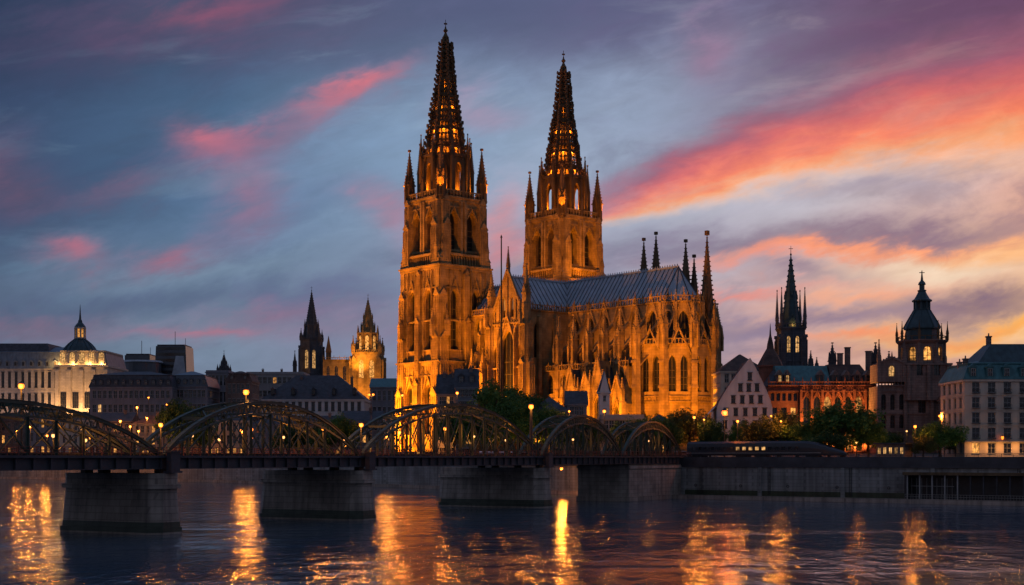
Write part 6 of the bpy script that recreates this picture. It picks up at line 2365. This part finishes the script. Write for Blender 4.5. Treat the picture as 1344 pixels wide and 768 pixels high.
def train():
    p0, p1 = on_quay(905, 6), on_quay(1112, 6)
    L = (p1 - p0).length
    t = thing('train', 'dark streamlined train standing on the quay with lit saloon windows', 'train', (p0.x, p0.y, 9.62), QTH)
    mb = MB()
    def sec(x, h, w, z0=.75):
        return [(x, -w, z0), (x, -w * 1.03, z0 + .5), (x, -w * 1.03, z0 + (h - z0) * .55), (x, -w * .92, z0 + (h - z0) * .85), (x, -w * .55, h), (x, w * .55, h), (x, w * .92, z0 + (h - z0) * .85), (x, w * 1.03, z0 + (h - z0) * .55), (x, w * 1.03, z0 + .5), (x, w, z0)]
    st = [(0, 3.9, 1.4), (.3, 4.15, 1.5)] + [(L * .3, 4.2, 1.5), (L * .6, 4.2, 1.5), (L * .76, 4.15, 1.5), (L * .82, 3.8, 1.48), (L * .88, 3.1, 1.42), (L * .93, 2.35, 1.3), (L * .97, 1.85, 1.1), (L, 1.3, .6)]
    secs = [sec(*q) for q in st]
    for a, b in zip(secs, secs[1:]):
        n = len(a)
        mb.idx(a + b, [(k, (k + 1) % n, n + (k + 1) % n, n + k) for k in range(n)])
    mb.poly(secs[0]); mb.poly(secs[-1])
    bd = mb.build('body', M['train'], t)
    for i in range(17):
        x = 1.6 + i * (L * .74 - 1.6) / 17
        lit = 7 <= i <= 11
        link('window', window_mesh(1.15, .85, 0, 'flat', 0, 0, 'lit_pale' if lit else 'glass', 'girder', .08, False), bd, (x + .6, -1.56, 2.05))
    mb = MB(); mb.hexa([(L * .845, -1.0, 3.44), (L * .905, -.9, 2.72), (L * .905, .9, 2.72), (L * .845, 1.0, 3.44), (L * .84, -.95, 3.62), (L * .91, -.85, 2.78), (L * .91, .85, 2.78), (L * .84, .95, 3.62)]); mb.build('windscreen', M['glass'], bd)
    mb = MB(); mb.box(0, L * .86, -1.585, -1.56, 1.3, 1.42); mb.build('stripe', M['frame'], bd)
    for x in (3, L * .36, L * .48, L * .8):
        mb = MB()
        mb.box(x - 1.5, x + 1.5, -1.2, 1.2, .45, .74)
        for a in (-1, 1):
            for b in (-.85, .75):
                mb.prism([(x + a + .42 * math.cos(c * math.pi / 6), b, .42 + .42 * math.sin(c * math.pi / 6)) for c in range(12)], (0, .12, 0))
        mb.build('bogie', M['iron'], t)
    for s in (-.9, .9):
        mb = MB(); mb.frustum(8, .16, .16, 1.35, 1.5, L * .985, s * .5); mb.build('headlight', M['frame'], t)


train()


def pavilion():
    p0, p1 = on_quay(1150, 14), on_quay(1187, 14)
    L = (p1 - p0).length
    t = thing('kiosk', 'low glazed kiosk with five lit panes between the trees on the quay', 'kiosk', (p0.x, p0.y, 9.6), QTH)
    mb = MB()
    ops = [(L * (i + .5) / 5, L / 5 * .62, 1.1, 2.7, 0, 'flat') for i in range(5)]
    wall(mb, (0, 0), (1, 0), L, 0, 3.4, ops, .2); wall(mb, (L, 0), (0, 1), 5, 0, 3.4, [], .2); wall(mb, (0, 5), (0, -1), 5, 0, 3.4, [], .2); wall(mb, (L, 5), (-1, 0), L, 0, 3.4, [], .2)
    wo = mb.build('wall', M['brownstone'], t)
    put_windows(wo, (0, 0), (1, 0), ops, .2, 1, 0, 'lit_pale', 'frame_dark', fw=.07)
    mb = MB(); mb.box(-.5, L + .5, -.6, 5.5, 3.404, 3.7); mb.build('roof', M['slate'], t)


pavilion()


def boathouse():
    p0 = on_quay(1188, -4.6)
    p1 = on_quay(1420, -4.6)
    L = (p1 - p0).length
    t = thing('boathouse', 'dark open boathouse terrace with posts built against the quay wall', 'boathouse', (p0.x, p0.y, .9), QTH)
    mb = MB(); mb.box(-.4, L, -.4, 3.9, 5.3, 5.7); mb.box(-.4, L, -.55, -.403, 5.2, 5.85); mb.build('roof', M['stone_dark'], t)
    mb = MB(); mb.box(0, L, 3.2, 3.9, 0, 5.29); mb.box(-.2, .3, 0, 3.19, 0, 5.29); mb.build('back_wall', M['iron'], t)
    for i in range(14):
        a = .5 + (L - 1) * i / 13
        mb = MB(); mb.box(a - .13, a + .13, -.1, .16, 0, 5.29); mb.build('post', M['frame'] if i < 5 else M['girder'], t)
    mb = MB()
    for z in (.55, 1.05):
        mb.box(0, L, -.22, -.16, z, z + .06)
    for i in range(60):
        a = L * i / 60
        mb.box(a, a + .04, -.21, -.17, 0, 1.05)
    mb.build('railing', M['frame'], t)
    mb = MB()
    for i in range(9):
        a = 1 + i * 1.1
        mb.box(a, a + .06, 1.2, 1.26, 0, 4.6)
    mb.box(.8, 10.2, 1.15, 1.3, 2.8, 2.9)
    mb.build('glazing_bars', M['frame'], t)


boathouse()
# stairs recess and iron door on the quay wall
p = on_quay(1036, -.12)
t = thing('quay_door', 'dark iron door in the quay wall below the train', 'door', (p.x, p.y, .9), QTH)
mb = MB(); mb.box(-1.1, 1.1, -.05, .2, 0, 4.1); mb.box(-1.35, -1.1, -.12, .2, 0, 4.4); mb.box(1.1, 1.35, -.12, .2, 0, 4.4); mb.box(-1.35, 1.35, -.13, .2, 4.104, 4.45); mb.build('leaf', M['iron'], t)
mb = MB(); mb.box(.7, .8, -.14, -.05, 1.9, 2.2); mb.build('handle', M['frame'], t)
